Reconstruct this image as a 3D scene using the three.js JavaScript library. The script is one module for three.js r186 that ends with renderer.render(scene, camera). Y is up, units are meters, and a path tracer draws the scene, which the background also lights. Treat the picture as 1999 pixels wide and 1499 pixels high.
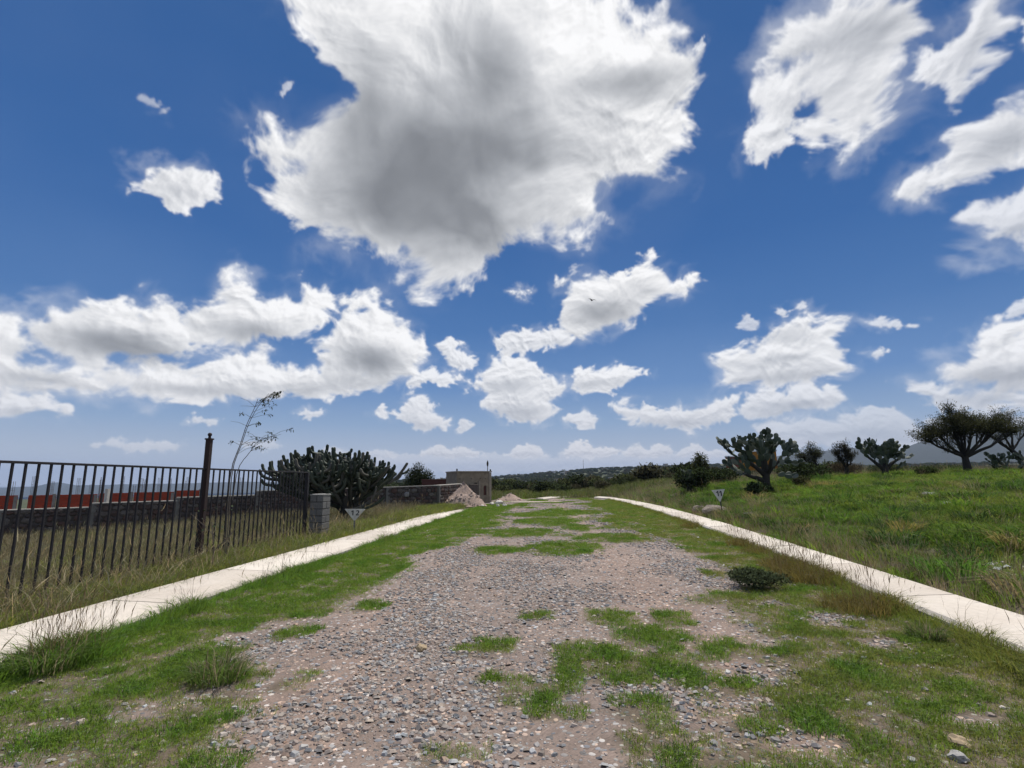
import * as THREE from 'three';
import { mergeGeometries, mergeVertices, toCreasedNormals } from 'three/addons/utils/BufferGeometryUtils.js';
import { TextGeometry } from 'three/addons/geometries/TextGeometry.js';
import { FontLoader } from 'three/addons/loaders/FontLoader.js';
import { RoundedBoxGeometry } from 'three/addons/geometries/RoundedBoxGeometry.js';

const DEG = Math.PI / 180;
const scene = new THREE.Scene();

// ---------------------------------------------------------------- camera, sun, exposure
const camera = new THREE.PerspectiveCamera(72, 4 / 3, 0.05, 30000);
camera.position.set(0, 1.6, 0);
camera.rotation.set(10.46 * DEG, 4.06 * DEG, -0.6 * DEG, 'YXZ');

const renderer = new THREE.WebGLRenderer({ antialias: true });
renderer.toneMapping = THREE.LinearToneMapping;
renderer.toneMappingExposure = 1;
renderer.shadowMap.enabled = true;

const SUN_AZ = 22, SUN_EL = 64;                 // degrees right of the road's direction, degrees up
const sunDir = new THREE.Vector3(Math.sin(SUN_AZ * DEG) * Math.cos(SUN_EL * DEG), Math.sin(SUN_EL * DEG), -Math.cos(SUN_AZ * DEG) * Math.cos(SUN_EL * DEG));
const sun = new THREE.DirectionalLight(new THREE.Color(1, 0.95, 0.87), 4.8);
sun.position.copy(sunDir).multiplyScalar(120);
sun.castShadow = true;
sun.shadow.mapSize.set(4096, 4096);
Object.assign(sun.shadow.camera, { left: -70, right: 70, top: 70, bottom: -70, near: 1, far: 300 });
scene.add(sun, sun.target);

// ---------------------------------------------------------------- seeded random numbers and noise
function rng(seed) {
  let s = seed >>> 0;
  return () => { s = (s + 0x6d2b79f5) | 0; let t = Math.imul(s ^ (s >>> 15), 1 | s); t = (t + Math.imul(t ^ (t >>> 7), 61 | t)) ^ t; return ((t ^ (t >>> 14)) >>> 0) / 4294967296; };
}
const PERM = (() => { const r = rng(7), a = Array.from({ length: 256 }, (_, i) => i); for (let i = 255; i > 0; i--) { const j = Math.floor(r() * (i + 1)); [a[i], a[j]] = [a[j], a[i]]; } const p = new Uint8Array(512); for (let i = 0; i < 512; i++) p[i] = a[i & 255]; return p; })();
const GX = new Float32Array(256), GY = new Float32Array(256), GZ = new Float32Array(256);
{ const r = rng(11); for (let i = 0; i < 256; i++) { const z = r() * 2 - 1, a = r() * 6.2832, q = Math.sqrt(1 - z * z); GX[i] = q * Math.cos(a); GY[i] = q * Math.sin(a); GZ[i] = z; } }
function noise3(x, y, z) {                      // gradient noise, about -0.7 .. 0.7
  const xi = Math.floor(x), yi = Math.floor(y), zi = Math.floor(z), fx = x - xi, fy = y - yi, fz = z - zi;
  const X = xi & 255, Y = yi & 255, Z = zi & 255;
  const u = fx * fx * fx * (fx * (fx * 6 - 15) + 10), v = fy * fy * fy * (fy * (fy * 6 - 15) + 10), w = fz * fz * fz * (fz * (fz * 6 - 15) + 10);
  const A = PERM[X] + Y, B = PERM[X + 1] + Y, AA = PERM[A] + Z, AB = PERM[A + 1] + Z, BA = PERM[B] + Z, BB = PERM[B + 1] + Z;
  const g = (h, a, b, c) => GX[h] * a + GY[h] * b + GZ[h] * c;
  const l = (a, b, t) => a + (b - a) * t;
  return l(l(l(g(PERM[AA], fx, fy, fz), g(PERM[BA], fx - 1, fy, fz), u), l(g(PERM[AB], fx, fy - 1, fz), g(PERM[BB], fx - 1, fy - 1, fz), u), v),
    l(l(g(PERM[AA + 1], fx, fy, fz - 1), g(PERM[BA + 1], fx - 1, fy, fz - 1), u), l(g(PERM[AB + 1], fx, fy - 1, fz - 1), g(PERM[BB + 1], fx - 1, fy - 1, fz - 1), u), v), w);
}
function fbm(x, y, z, n) { let s = 0, a = 1, t = 0; for (let i = 0; i < n; i++) { s += a * noise3(x, y, z); t += a; a *= 0.52; x = x * 2.03 + 17.1; y = y * 2.03 + 5.3; z = z * 2.03 + 9.7; } return s / t; }
const smooth = (a, b, x) => { const t = Math.min(1, Math.max(0, (x - a) / (b - a))); return t * t * (3 - 2 * t); };
const mix = (a, b, t) => a + (b - a) * t;
const clamp = (x, a, b) => Math.min(b, Math.max(a, x));

// ---------------------------------------------------------------- sky: air and clouds, an equirectangular float texture
// each cloud: softness of its edge in degrees, how grey its thick part is, how dense, outline as azimuth and elevation in degrees
const CLOUDS = [
  [3.06, 1.00, 1.00, [-29.7, 43.8, -28.2, 42.1, -27, 40.9, -25.2, 39.4, -24.2, 38.4, -26.3, 36.9, -27.8, 35.2, -31.3, 34, -33.9, 31.8, -32, 30.2, -30.1, 29.4, -29, 27.5, -28.6, 25.7, -28.9, 23.5, -26.4, 24.1, -23.3, 23.5, -20, 23.6, -16.7, 24.2, -15.5, 22.7, -15.7, 20.1, -15.4, 18.6, -12.6, 19.1, -9.7, 20.8, -6.8, 21.7, -6.5, 23, -3.9, 23.5, -3.9, 24.6, -1.5, 25.6, 2.1, 26, 5.6, 26.2, 8.2, 26.3, 8.6, 27.5, 7.8, 28.8, 8.7, 30.2, 12.7, 29.7, 14.9, 30.1, 15.1, 31.9, 16.9, 33.4, 16.8, 35.2, 18.3, 36.2, 19, 38.5, 18.5, 40.2, 17.2, 41.3, 16.8, 42.9, 15.5, 44.5, 13.7, 44, 11.8, 45.6, 6.4, 48.7, -10.1, 50.8, -25.6, 47]],
  [2.50, 0.35, 0.92, [28.9, 41.6, 25.6, 40, 24.8, 37.9, 26.2, 36.7, 24, 35.7, 22.7, 33.7, 23.3, 31.6, 23.3, 30.2, 24.8, 29.9, 26.4, 31.2, 27.5, 32.6, 27.7, 30.9, 28, 29.3, 29.5, 30.4, 30.7, 29.6, 31.1, 28.1, 32.7, 28.5, 34.4, 29.6, 36, 31, 37.2, 32.5, 36.5, 34.7, 38, 35, 39.3, 35.7, 38.8, 38.8, 35.2, 41]],
  [1.78, 0.30, 0.85, [36.8, 31.9, 36.7, 33.9, 39.4, 34.2, 40.4, 35.5, 42, 36.5, 44.7, 35.4, 44.1, 33.3, 42.7, 32.6, 43.6, 31.3, 42.9, 30.7, 40.9, 30.5, 39.7, 29.5, 38.9, 29.3, 38.4, 30.8]],
  [1.94, 0.45, 0.90, [33.8, 24.1, 35, 25.4, 38, 25.6, 37.3, 27.3, 39.4, 28.3, 41.8, 28.4, 45.9, 27.4, 45.2, 23.3, 41.4, 23.8, 38, 23.2, 35.5, 23.4]],
  [1.78, 0.40, 0.80, [37.8, 18.2, 39.8, 19.9, 38.3, 21, 40.7, 21.6, 42.9, 21.9, 44.9, 21.6, 44.1, 16.5, 40.8, 17.8]],
  [1.33, 0.25, 0.95, [-42.5, 27.3, -41.8, 27.6, -40.7, 27.7, -39.7, 28.4, -38.6, 28.3, -37.1, 28.7, -35.7, 27.9, -34.8, 26, -36.1, 25.4, -38.6, 24.2, -39.9, 24.7, -40.8, 25.3, -42.3, 25.1, -41.5, 26.4]],
  [0.78, 0.10, 0.40, [-42.5, 32.8, -41.3, 33, -39.9, 32.6, -40.1, 31.7, -41.2, 32.2]],
  [1.89, 0.75, 1.00, [-47.5, 13, -47, 14.3, -45.5, 15.3, -43.5, 16.2, -41.7, 16.3, -40.2, 16.1, -40.5, 17.5, -39.1, 17.7, -37, 16.9, -36.7, 15.8, -35.8, 14.5, -36, 12.5, -38.8, 10.6, -42.5, 9.8, -45.3, 10.3, -46.9, 11]],
  [1.89, 0.70, 1.00, [-37, 14.8, -36.2, 17, -34.4, 18.5, -34.4, 20.6, -33.4, 20.5, -31.5, 19.4, -30, 18.4, -28.1, 18.9, -26.7, 20.1, -24.1, 19.6, -22.7, 18.5, -22.9, 15.9, -25.9, 14.8, -29.7, 13.6, -33.2, 12.4, -35.8, 12.3]],
  [1.89, 0.75, 1.00, [-24.4, 15.7, -21.9, 18.3, -19, 19.1, -17.6, 18.4, -15.4, 17.4, -13.4, 15.6, -13.1, 13.7, -15.2, 10.9, -18.4, 9.9, -23, 9.4, -24.7, 11.6]],
  [1.89, 0.60, 1.00, [-51.7, 13.7, -49.4, 13.6, -48.1, 12.9, -47.3, 10.9, -46.2, 10.3, -44.9, 9.8, -42.5, 10.1, -40.4, 10.5, -38.7, 9.4, -39.7, 8.2, -42.9, 7.6, -46.2, 7.3, -50.8, 7]],
  [1.67, 0.55, 1.00, [-41.3, 9.1, -38.8, 10.6, -35.6, 10.7, -34, 11.8, -31.9, 12.5, -30.1, 13.2, -27.6, 11.6, -24.7, 12.6, -23.2, 11.6, -18.4, 11.1, -17.4, 10.6, -20.5, 9.1, -25.5, 8.5, -31.1, 7.8, -36.2, 7.4, -39.7, 7.9]],
  [1.22, 0.40, 0.90, [-50.8, 6.7, -48.6, 7, -46.8, 7.4, -45.2, 7, -44.1, 6.3, -44.4, 5.6, -50.5, 4.9]],
  [0.89, 0.40, 0.90, [-12.8, 14.8, -10.8, 15.7, -9.4, 14.3, -8, 13.2, -8.3, 12.1, -10.8, 11.8]],
  [1.56, 0.50, 1.00, [1.3, 18.6, 1.9, 20.7, 1.1, 21.5, 2.5, 22.4, 4.3, 22.1, 6.6, 22, 8.8, 21.6, 10.3, 23.3, 11.7, 23.1, 13.2, 21.9, 13.7, 20.6, 16.3, 20.7, 17.2, 19.9, 15.1, 18.8, 11.9, 18.1, 10.7, 16.9, 7.4, 15.8, 3.4, 15.1, 1.7, 15.3]],
  [1.00, 0.35, 0.90, [3.4, 15.1, 0.6, 14.3, -2.3, 13.7, -5.1, 13.7, -6.3, 14.3, -5.7, 16, -2.8, 16.8, 1.8, 16.4]],
  [0.72, 0.20, 0.85, [-4.1, 20.5, -3, 21.1, -1.7, 20.6, -2.2, 19.5, -3.6, 19.7]],
  [1.11, 0.45, 0.95, [-6.3, 13.8, -4, 13.6, -1.2, 12.9, -0.6, 11.5, 1.6, 11.2, 1.9, 9.8, 0.7, 8.7, 1.5, 7.6, -0.7, 6.2, -3.5, 6.1, -5.7, 7.1, -7.7, 8.2, -6.9, 9.3, -9.1, 9.4, -8.5, 11, -6.9, 12.4]],
  [0.78, 0.40, 0.90, [-16.3, 10.2, -15.2, 11.2, -12.5, 12.1, -9.7, 11.4, -8.5, 10.6, -11.3, 10.3]],
  [1.00, 0.40, 0.95, [2.1, 9.6, 2.5, 12.2, 3.9, 11.8, 6.1, 12.2, 8.3, 12, 10.9, 11, 8.7, 10.3, 6.5, 9.3, 3.2, 9.3]],
  [1.44, 0.50, 0.95, [17.2, 12.6, 19.2, 13.4, 21.7, 13.9, 24.1, 14.8, 24.9, 15.7, 26, 15.8, 27.6, 14.6, 29.6, 14.5, 29.7, 13.1, 27.8, 13, 29.1, 11.5, 28.7, 9.9, 26.6, 8.9, 22.1, 8.6, 16.9, 9, 18.1, 11]],
  [1.22, 0.45, 0.85, [19.3, 8.1, 22.2, 8.9, 25.3, 8.8, 28.2, 8.5, 28.5, 7.1, 26.3, 6.1, 21.8, 5.4, 19.1, 6.2]],
  [0.61, 0.20, 0.70, [23.3, 16.4, 25.1, 16.3, 26.3, 16.6, 26.2, 15.8, 24.2, 15.6]],
  [0.61, 0.20, 0.60, [19.4, 14.9, 20.9, 16.2, 21.8, 15.4, 21.5, 14.6]],
  [1.00, 0.45, 0.90, [6.5, 7.9, 8.1, 8.4, 10.2, 7.8, 12.3, 7.2, 14.8, 7.3, 17.4, 8.4, 18.8, 8, 19, 6.8, 17.6, 5.4, 14.1, 4.7, 10.6, 5.7, 7, 6.6]],
  [0.67, 0.35, 0.85, [1.5, 6.6, 3.7, 7.5, 5.3, 6.4, 4.7, 5.6, 2.3, 5.6]],
  [1.56, 0.50, 0.95, [34.9, 9.5, 35.5, 10.3, 37.2, 10.5, 38.7, 11.9, 39.7, 12.5, 40.7, 11.5, 43.4, 12.1, 42.6, 6.4, 38.9, 6.4, 35.8, 7.2, 35.3, 8.8]],
  [1.00, 0.40, 0.80, [31.7, 8.4, 32.8, 8.7, 34.2, 8.4, 36.8, 7.1, 42.7, 6.6, 42.4, 4.9, 38.8, 5.4, 35.6, 5.5, 33.7, 7]],
  [0.78, 0.30, 0.70, [39.7, 12.5, 40.6, 13.5, 43.7, 13.9, 43.5, 12.4, 41.2, 12.4]],
  [0.67, 0.30, 0.70, [30.4, 14.1, 32, 14.1, 33.4, 13.3, 35.2, 13.1, 34.4, 12.7, 31.8, 12.9]],
  [0.56, 0.25, 0.75, [30.3, 11.1, 31.5, 11.5, 32.4, 10.9, 31.2, 10.4]],
  [0.78, 0.35, 0.90, [-19.3, 7, -18.1, 8, -16.2, 7.6, -15.4, 9.3, -13.5, 9.2, -11.9, 7.9, -12.9, 7.4, -10.7, 6.6, -11.3, 5.5, -14, 5.4, -16.2, 6.5]],
  [0.50, 0.30, 0.80, [-10.5, 5.6, -9.4, 6.9, -8.2, 6, -9.6, 5.1]],
  [0.56, 0.25, 0.80, [-26.6, 7, -25.4, 7.6, -23.7, 7.4, -24.4, 6.5, -26.1, 6.4]],
  [0.50, 0.30, 0.70, [-36.2, 5.5, -35.5, 6.6, -34.6, 6.2, -32.9, 6.1, -33.5, 5.6]],
  [0.50, 0.35, 0.60, [-42.5, 3.4, -41.2, 4, -39, 3.9, -35.6, 3.7, -36.6, 3.1, -39.6, 2.8]],
  [0.44, 0.30, 0.50, [-31.9, 3.9, -29, 4.4, -27.1, 3.8, -28.9, 3.2]],
  [0.50, 0.25, 0.50, [-20.2, 2.2, -17.1, 3.1, -12.3, 3, -6.3, 3.1, 0.3, 2.7, 1.4, 3.1, 9.4, 3, 17.9, 2.6, 21.5, 2.1, 21.4, 0.5, 1.3, 0.9, -20.1, 0.9]],
  [0.33, 0.30, 0.85, [-14.2, 2.9, -13.1, 3.7, -11.8, 4, -10.7, 3.5, -9.3, 3.8, -8, 3.4, -6.9, 2.7, -10.7, 2.5]],
  [0.39, 0.35, 0.90, [-4.9, 2.7, -4.1, 3.7, -3.1, 4.1, -1.9, 3.9, -0.9, 3.3, -0.2, 2.5, -3, 2.3]],
  [0.44, 0.35, 0.95, [1.1, 2.6, 1.7, 3.6, 2.6, 4.4, 3.9, 4, 5.2, 3.5, 6.8, 3.6, 7.6, 3.1, 6.2, 2.3, 3, 2.2]],
  [0.33, 0.30, 0.85, [7.3, 2.5, 8.3, 3.7, 9.2, 3.8, 10.1, 3.2, 11.3, 3.8, 12.3, 3.5, 13, 2.8, 12, 2.3, 8.9, 2.2]],
  [0.33, 0.30, 0.80, [12.9, 2.4, 14.1, 3.5, 15.2, 3.6, 16.2, 2.9, 17.4, 3.1, 18.1, 2.4, 15.4, 2]],
  [0.33, 0.30, 0.60, [-20.2, 2.8, -19, 3.5, -17.1, 3.3, -15.5, 2.9, -17.9, 2.4]],
  [0.33, 0.30, 0.60, [-25.2, 2.8, -23.3, 3.7, -21.2, 3.4, -20.7, 2.8, -23.2, 2.4]],
  [0.89, 0.35, 0.60, [20.5, 5.2, 24.5, 6, 27, 5.5, 30.3, 6.5, 32.5, 5.8, 33.4, 4.4, 37.2, 5.4, 42.4, 4.9, 42, 2.2, 32.8, 2.2, 25.9, 3, 20.8, 3.7]],
  [0.50, 0.20, 0.70, [44.4, 33.5, 45.3, 32, 46.7, 31.9, 46.4, 30, 44.3, 31.5]],
  [0.50, 0.20, 0.55, [17.9, 40.4, 19.2, 41.6, 19.3, 41, 18.5, 39.8]],
  [0.61, 0.15, 0.50, [-30.5, 36.3, -29.6, 37.6, -29.1, 37.4, -29.7, 35.8]],
];
// thick grey bodies of the clouds: azimuth, elevation, half width, half height, strength
const THICK = [
  [-14.1, 32.7, 8.85, 6.55, 1],
  [-18, 28.6, 7.90, 3.70, 0.75],
  [-6.2, 40.6, 4.75, 4.15, 0.6],
  [-3.7, 34, 9.15, 3.50, 0.65],
  [-8.6, 27.1, 7.10, 3.30, 0.85],
  [10.5, 39, 7.05, 1.55, 0.55],
  [-21.8, 36.4, 3.40, 3.85, 0.5],
  [-4.8, 24.8, 2.35, 1.85, 0.5],
  [-11.3, 44, 3.80, 2.30, 0.25],
  [-42.2, 12.2, 4.60, 1.45, 0.7],
  [-38.2, 11.7, 3.15, 0.90, 0.5],
  [-31.1, 14.6, 4.35, 1.15, 0.55],
  [-19.3, 12.6, 3.95, 1.60, 0.65],
  [-21, 10.3, 3.35, 0.85, 0.4],
  [-33.8, 8.7, 5.95, 0.70, 0.4],
  [-25, 9.3, 3.95, 0.75, 0.4],
  [-46.6, 8.5, 3.10, 0.85, 0.4],
  [-47.8, 10.4, 1.35, 0.80, 0.3],
  [6.4, 17.7, 4.50, 1.50, 0.6],
  [10.4, 20.1, 2.75, 1.30, 0.25],
  [24, 13.7, 2.70, 0.85, 0.3],
  [23.3, 11.5, 4.90, 0.50, 0.35],
  [23.6, 9.7, 4.85, 0.60, 0.4],
  [23.8, 7, 3.95, 0.70, 0.35],
  [33.6, 37.3, 6.05, 1.90, 0.4],
  [29, 33.4, 3.95, 1.20, 0.2],
  [41.3, 32.9, 1.90, 1.35, 0.25],
  [42, 25.7, 2.95, 1.45, 0.4],
  [41.7, 18.7, 2.00, 1.15, 0.35],
  [39.4, 7.8, 2.95, 1.20, 0.5],
  [37.3, 6.2, 3.15, 0.60, 0.35],
  [-3.5, 7.2, 3.35, 0.90, 0.35],
  [-4, 10.4, 3.40, 0.90, 0.3],
  [5.5, 10.2, 3.25, 0.70, 0.35],
  [13.2, 5.8, 4.05, 0.75, 0.35],
  [-38.4, 26.2, 2.50, 1.05, 0.2],
  [-46.6, 5.7, 2.45, 0.40, 0.35],
  [-14.5, 5.9, 3.20, 0.50, 0.3],
  [29.6, 3.7, 6.10, 0.95, 0.3],
];
function makeSky() {
  const W = 4096, HH = 2048, H0 = HH / 2, N = W * H0;
  const D = new Float32Array(N), A = new Float32Array(N), G = new Float32Array(N), Q = new Float32Array(N), F = new Float32Array(N);
  const list = CLOUDS.slice();
  { // the same kind of sky goes on all round
    const r = rng(31);
    for (let i = 0; i < 66; i++) {
      const el = i < 22 ? 28 + 50 * r() : 3 + 22 * r(), size = (i < 22 ? 6 + 7 * r() : (0.10 + 0.22 * r()) * el + 1.2), az0 = 60 + 240 * r();
      const azs = (az0 > 180 ? az0 - 360 : az0), poly = [], n = 14, stretch = i < 22 ? 1.2 + 0.6 * r() : 1.6 + 1.6 * r();
      if (Math.abs(azs) < 54 + size * stretch / Math.cos(el * DEG)) continue;
      for (let k = 0; k < n; k++) { const a = k / n * 6.2832, q = size * (0.65 + 0.5 * r()); poly.push(azs + Math.cos(a) * q * stretch / Math.cos(Math.min(el, 70) * DEG), Math.max(1, el + Math.sin(a) * q * (Math.sin(a) < 0 ? 0.55 : 0.9))); }
      list.push([size * 0.3, i < 22 ? 0.8 : 0.5, 0.95, poly]);
    }
  }
  for (const [soft, grey, alpha, p] of list) {
    const n = p.length / 2;
    let a0 = 1e9, a1 = -1e9, e0 = 1e9, e1 = -1e9;
    for (let i = 0; i < n; i++) { a0 = Math.min(a0, p[2 * i]); a1 = Math.max(a1, p[2 * i]); e0 = Math.min(e0, p[2 * i + 1]); e1 = Math.max(e1, p[2 * i + 1]); }
    const ec = (e0 + e1) / 2, ca = Math.cos(Math.min(ec, 78) * DEG), m = soft * 1.4;
    const px = new Float32Array(n), py = new Float32Array(n);
    for (let i = 0; i < n; i++) { px[i] = p[2 * i] * ca; py[i] = p[2 * i + 1]; }
    const r0 = Math.max(0, Math.floor((e0 - m) / 180 * HH)), r1 = Math.min(H0 - 1, Math.ceil((e1 + m) / 180 * HH));
    const c0 = Math.floor((a0 - m / ca) / 360 * W), c1 = Math.ceil((a1 + m / ca) / 360 * W);
    const fr = 57.3 / (soft * 2.1), size = Math.min(e1 - e0, (a1 - a0) * ca);
    for (let r = r0; r <= r1; r++) {
      const el = (r + 0.5) / HH * 180, ce = Math.cos(el * DEG), y = Math.sin(el * DEG);
      for (let c = c0; c <= c1; c++) {
        const az = (c + 0.5) / W * 360, qx = az * ca, qy = el;
        let d2 = 1e9, inside = false;
        for (let i = 0, j = n - 1; i < n; j = i++) {
          const ax = px[j], ay = py[j], bx = px[i] - ax, by = py[i] - ay, wx = qx - ax, wy = qy - ay;
          const t = clamp((wx * bx + wy * by) / (bx * bx + by * by + 1e-9), 0, 1), ex = wx - bx * t, ey = wy - by * t, dd = ex * ex + ey * ey;
          if (dd < d2) d2 = dd;
          if ((py[i] > qy) !== (py[j] > qy) && qx < (px[j] - px[i]) * (qy - py[i]) / (py[j] - py[i]) + px[i]) inside = !inside;
        }
        const sd = (inside ? 1 : -1) * Math.sqrt(d2) / soft;
        if (sd < -1.25) continue;
        let X = Math.sin(az * DEG) * ce * fr, Y = y * fr * 1.25, Z = -Math.cos(az * DEG) * ce * fr;
        const w1 = noise3(X * 0.8 + 31, Y * 0.8, Z * 0.8), w2 = noise3(X * 0.8, Y * 0.8 + 47, Z * 0.8);
        X += w1 * 0.7; Y += w2 * 0.7; Z += (w1 - w2) * 0.4;
        const f = fbm(X, Y, Z, 8);
        const bil = 1 - 2.2 * Math.abs(noise3(X * 1.6 + 9, Y * 1.6, Z * 1.6)) * 0.7 - 1.4 * Math.abs(noise3(X * 3.3, Y * 3.3 + 9, Z * 3.3)) * 0.5 - Math.abs(noise3(X * 6.9, Y * 6.9 + 9, Z * 6.9)) * 0.4 - Math.abs(noise3(X * 14.1, Y * 14.1 + 9, Z * 14.1)) * 0.25;
        const dens = Math.min(sd, 1.6 + 0.3 * sd) + f * (1.8 + 0.65 * Math.exp(-sd * sd)) + (bil - 0.42) * 0.6;
        const wisp = 0.5 + 0.9 * noise3(X * 0.6 + 71, Y * 0.6, Z * 0.6);
        const cw = clamp(wisp, 0, 1), cov = alpha * Math.max(smooth(-0.06, 0.26 + 0.62 * cw, dens), 0.42 * smooth(-0.75, 0.5, dens) * smooth(0.35, 0.95, cw));
        if (cov <= 0.001) continue;
        const k = r * W + (((c + W / 4) % W + W) % W);
        const sh = Math.min(sd, 1.2 + 0.25 * sd) + fbm(X * 1.1, Y * 1.1, Z * 1.1, 3) * 1.5 + (1 - 2.6 * Math.abs(noise3(X * 1.6 + 9, Y * 1.6, Z * 1.6)) - 1.1 * Math.abs(noise3(X * 3.4 + 9, Y * 3.4, Z * 3.4))) * 0.55;
        D[k] = Math.max(D[k], clamp(sh, 0, 3) * alpha);
        G[k] = Math.max(G[k], clamp(sd / 2.2, 0, 1) * grey);
        Q[k] = Math.max(Q[k], soft); F[k] = Math.max(F[k], clamp(dens + 0.5 * (bil - 0.42), 0, 4));
        A[k] = 1 - (1 - A[k]) * (1 - cov);
      }
    }
  }
  const data = new Float32Array(W * HH * 4);
  // colours of the air: horizon to zenith
  const stops = [[0, 0.52, 0.56, 0.64], [3, 0.45, 0.52, 0.63], [6, 0.28, 0.40, 0.59], [10, 0.135, 0.265, 0.525], [16, 0.07, 0.183, 0.435], [24, 0.043, 0.138, 0.375], [34, 0.035, 0.118, 0.335], [48, 0.032, 0.108, 0.305], [90, 0.03, 0.10, 0.29]];
  for (let r = 0; r < H0; r++) {
    const el = (r + 0.5) / HH * 180;
    let s = 0; while (s < stops.length - 2 && stops[s + 1][0] < el) s++;
    const t = clamp((el - stops[s][0]) / (stops[s + 1][0] - stops[s][0]), 0, 1);
    const B = [1, 2, 3].map((i) => mix(stops[s][i], stops[s + 1][i], t));
    const ce = Math.cos(el * DEG);
    for (let c = 0; c < W; c++) {
      const k = r * W + c, o = ((r + H0) * W + c) * 4;
      const az = (c + 0.5) / W * 360 - 90;
      // thin uneven veil in the blue
      const veil = clamp(fbm(Math.sin(az * DEG) * ce * 3 + 3, Math.sin(el * DEG) * 5, Math.cos(az * DEG) * ce * 3, 3) * 1.2 + 0.2, 0, 1) * 0.05 * smooth(0, 12, el);
      let R = B[0] + veil * 0.55, Gc = B[1] + veil * 0.6, Bl = B[2] + veil * 0.6;
      const a = A[k];
      if (a > 0.001) {
        const th = D[k];
        let da = ((SUN_AZ - az + 540) % 360) - 180, de = SUN_EL - el; const cl = Math.max(0.15, ce); da *= cl;
        const q = Math.hypot(da, de) + 1e-6; da /= q; de /= q;
        const so = Q[k]; let up = 0, ws = 0;
        for (let i = 1; i <= 3; i++) {
          const sc = so * (0.06 + 0.12 * i), rr = clamp(r + Math.round(de * sc / 180 * HH), 0, H0 - 1), cc = ((c + Math.round(da * sc / cl / 360 * W)) % W + W) % W;
          up += D[rr * W + cc] / i; ws += 1 / i;
        }
        up /= ws;
        let fine = 0;
        for (const [sc, w] of [[0.05, 0.4], [0.11, 0.35], [0.22, 0.25]]) { const rr = clamp(r + Math.round(de * so * sc / 180 * HH), 0, H0 - 1), cc = ((c + Math.round(da * so * sc / cl / 360 * W)) % W + W) % W; fine += w * (F[k] - F[rr * W + cc]); }
        fine = clamp(fine * 0.46, -0.24, 0.2) * smooth(0.15, 0.8, F[k]);
        const wx = Math.sin(az * DEG) * ce * 9, wy = Math.sin(el * DEG) * 9, wz = Math.cos(az * DEG) * ce * 9;
        const n1 = fbm(wx * clamp(16 / el, 1, 3), wy * clamp(16 / el, 1, 3), wz + 3, 7), n2 = fbm(wx + 40, wy * 1.5, wz, 3);
        let core = 0;
        for (const [ga, ge, gw, gh, gs] of THICK) {
          const x = (az - ga) / gw + n1 * 0.9, y = (el - ge) / gh + n2 * 0.9, q2 = x * x + y * y;
          if (q2 < 5) core = 1 - (1 - core) * (1 - Math.min(1, gs * 1.15) * Math.exp(-q2 * 1.05));
        }
        if (Math.abs(az) > 56 || el > 47) core = Math.max(core, G[k] * 0.8 * clamp(0.6 + n1 * 1.2, 0, 1));
        const relief = clamp((th - up) * 0.17, -0.16, 0.14), edge = Math.exp(-th * 1.1);
        let L = 0.84 + fine * (1 - 0.75 * core) + relief * (1 - 0.55 * core) + 0.10 * edge + n1 * 0.16;
        L = mix(L, 0.205 + relief * 0.16 + n1 * 0.10, clamp(core * 1.12, 0, 0.97) * (1 - 0.5 * edge));
        L = clamp(L, 0.16, 1.0);
        const far = smooth(12, 0.5, el) * 0.5;                       // far clouds fade into the air in front of them
        const w = clamp((L - 0.2) / 0.7, 0, 1);
        const cr = mix(L * mix(0.93, 1, w), mix(0.40, 0.64, w), far), cg = mix(L * mix(0.98, 1, w), mix(0.43, 0.62, w), far), cb = mix(L * mix(1.07, 1.01, w), mix(0.50, 0.65, w), far);
        R = mix(R, cr, a); Gc = mix(Gc, cg, a); Bl = mix(Bl, cb, a);
      }
      data[o] = R; data[o + 1] = Gc; data[o + 2] = Bl; data[o + 3] = 1;
    }
  }
  for (let k = 0; k < N; k++) { const o = k * 4; data[o] = 0.13; data[o + 1] = 0.13; data[o + 2] = 0.10; data[o + 3] = 1; }
  const t = new THREE.DataTexture(data, W, HH, THREE.RGBAFormat, THREE.FloatType);
  t.mapping = THREE.EquirectangularReflectionMapping; t.magFilter = t.minFilter = THREE.LinearFilter; t.wrapS = THREE.RepeatWrapping;
  t.colorSpace = THREE.LinearSRGBColorSpace; t.needsUpdate = true;
  return t;
}
const skyTexture = makeSky();
scene.background = skyTexture;
scene.environment = skyTexture;

// ---------------------------------------------------------------- helpers
const taken = new Map();
function numbered(name) { const n = taken.get(name) ?? 0; taken.set(name, n + 1); return n ? name + '_' + String(n).padStart(3, '0') : name; }
function tag(o, label, category, group, kind) { if (label) o.userData.label = label; if (category) o.userData.category = category; if (group) o.userData.group = group; if (kind) o.userData.kind = kind; return o; }
function thing(name, label, category, [x, y, z] = [0, 0, 0], turn = 0, group) {
  const o = new THREE.Group(); o.name = numbered(name); o.position.set(x, y, z); o.rotation.y = turn; scene.add(o);
  return tag(o, label, category, group);
}
function mesh(name, geo, mat, parent) {
  const g = Array.isArray(geo) ? (geo.length > 1 ? mergeGeometries(geo.map(plain)) : geo[0]) : geo;
  const m = new THREE.Mesh(g, mat); m.castShadow = m.receiveShadow = true;
  m.name = parent ? name : numbered(name); (parent ?? scene).add(m); return m;
}
function plain(g) { let q = g.index ? g.toNonIndexed() : g; for (const k of Object.keys(q.attributes)) if (!['position', 'normal', 'uv', 'color'].includes(k)) q.deleteAttribute(k); if (!q.attributes.uv) q.setAttribute('uv', new THREE.BufferAttribute(new Float32Array(q.attributes.position.count * 2), 2)); return q; }
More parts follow.
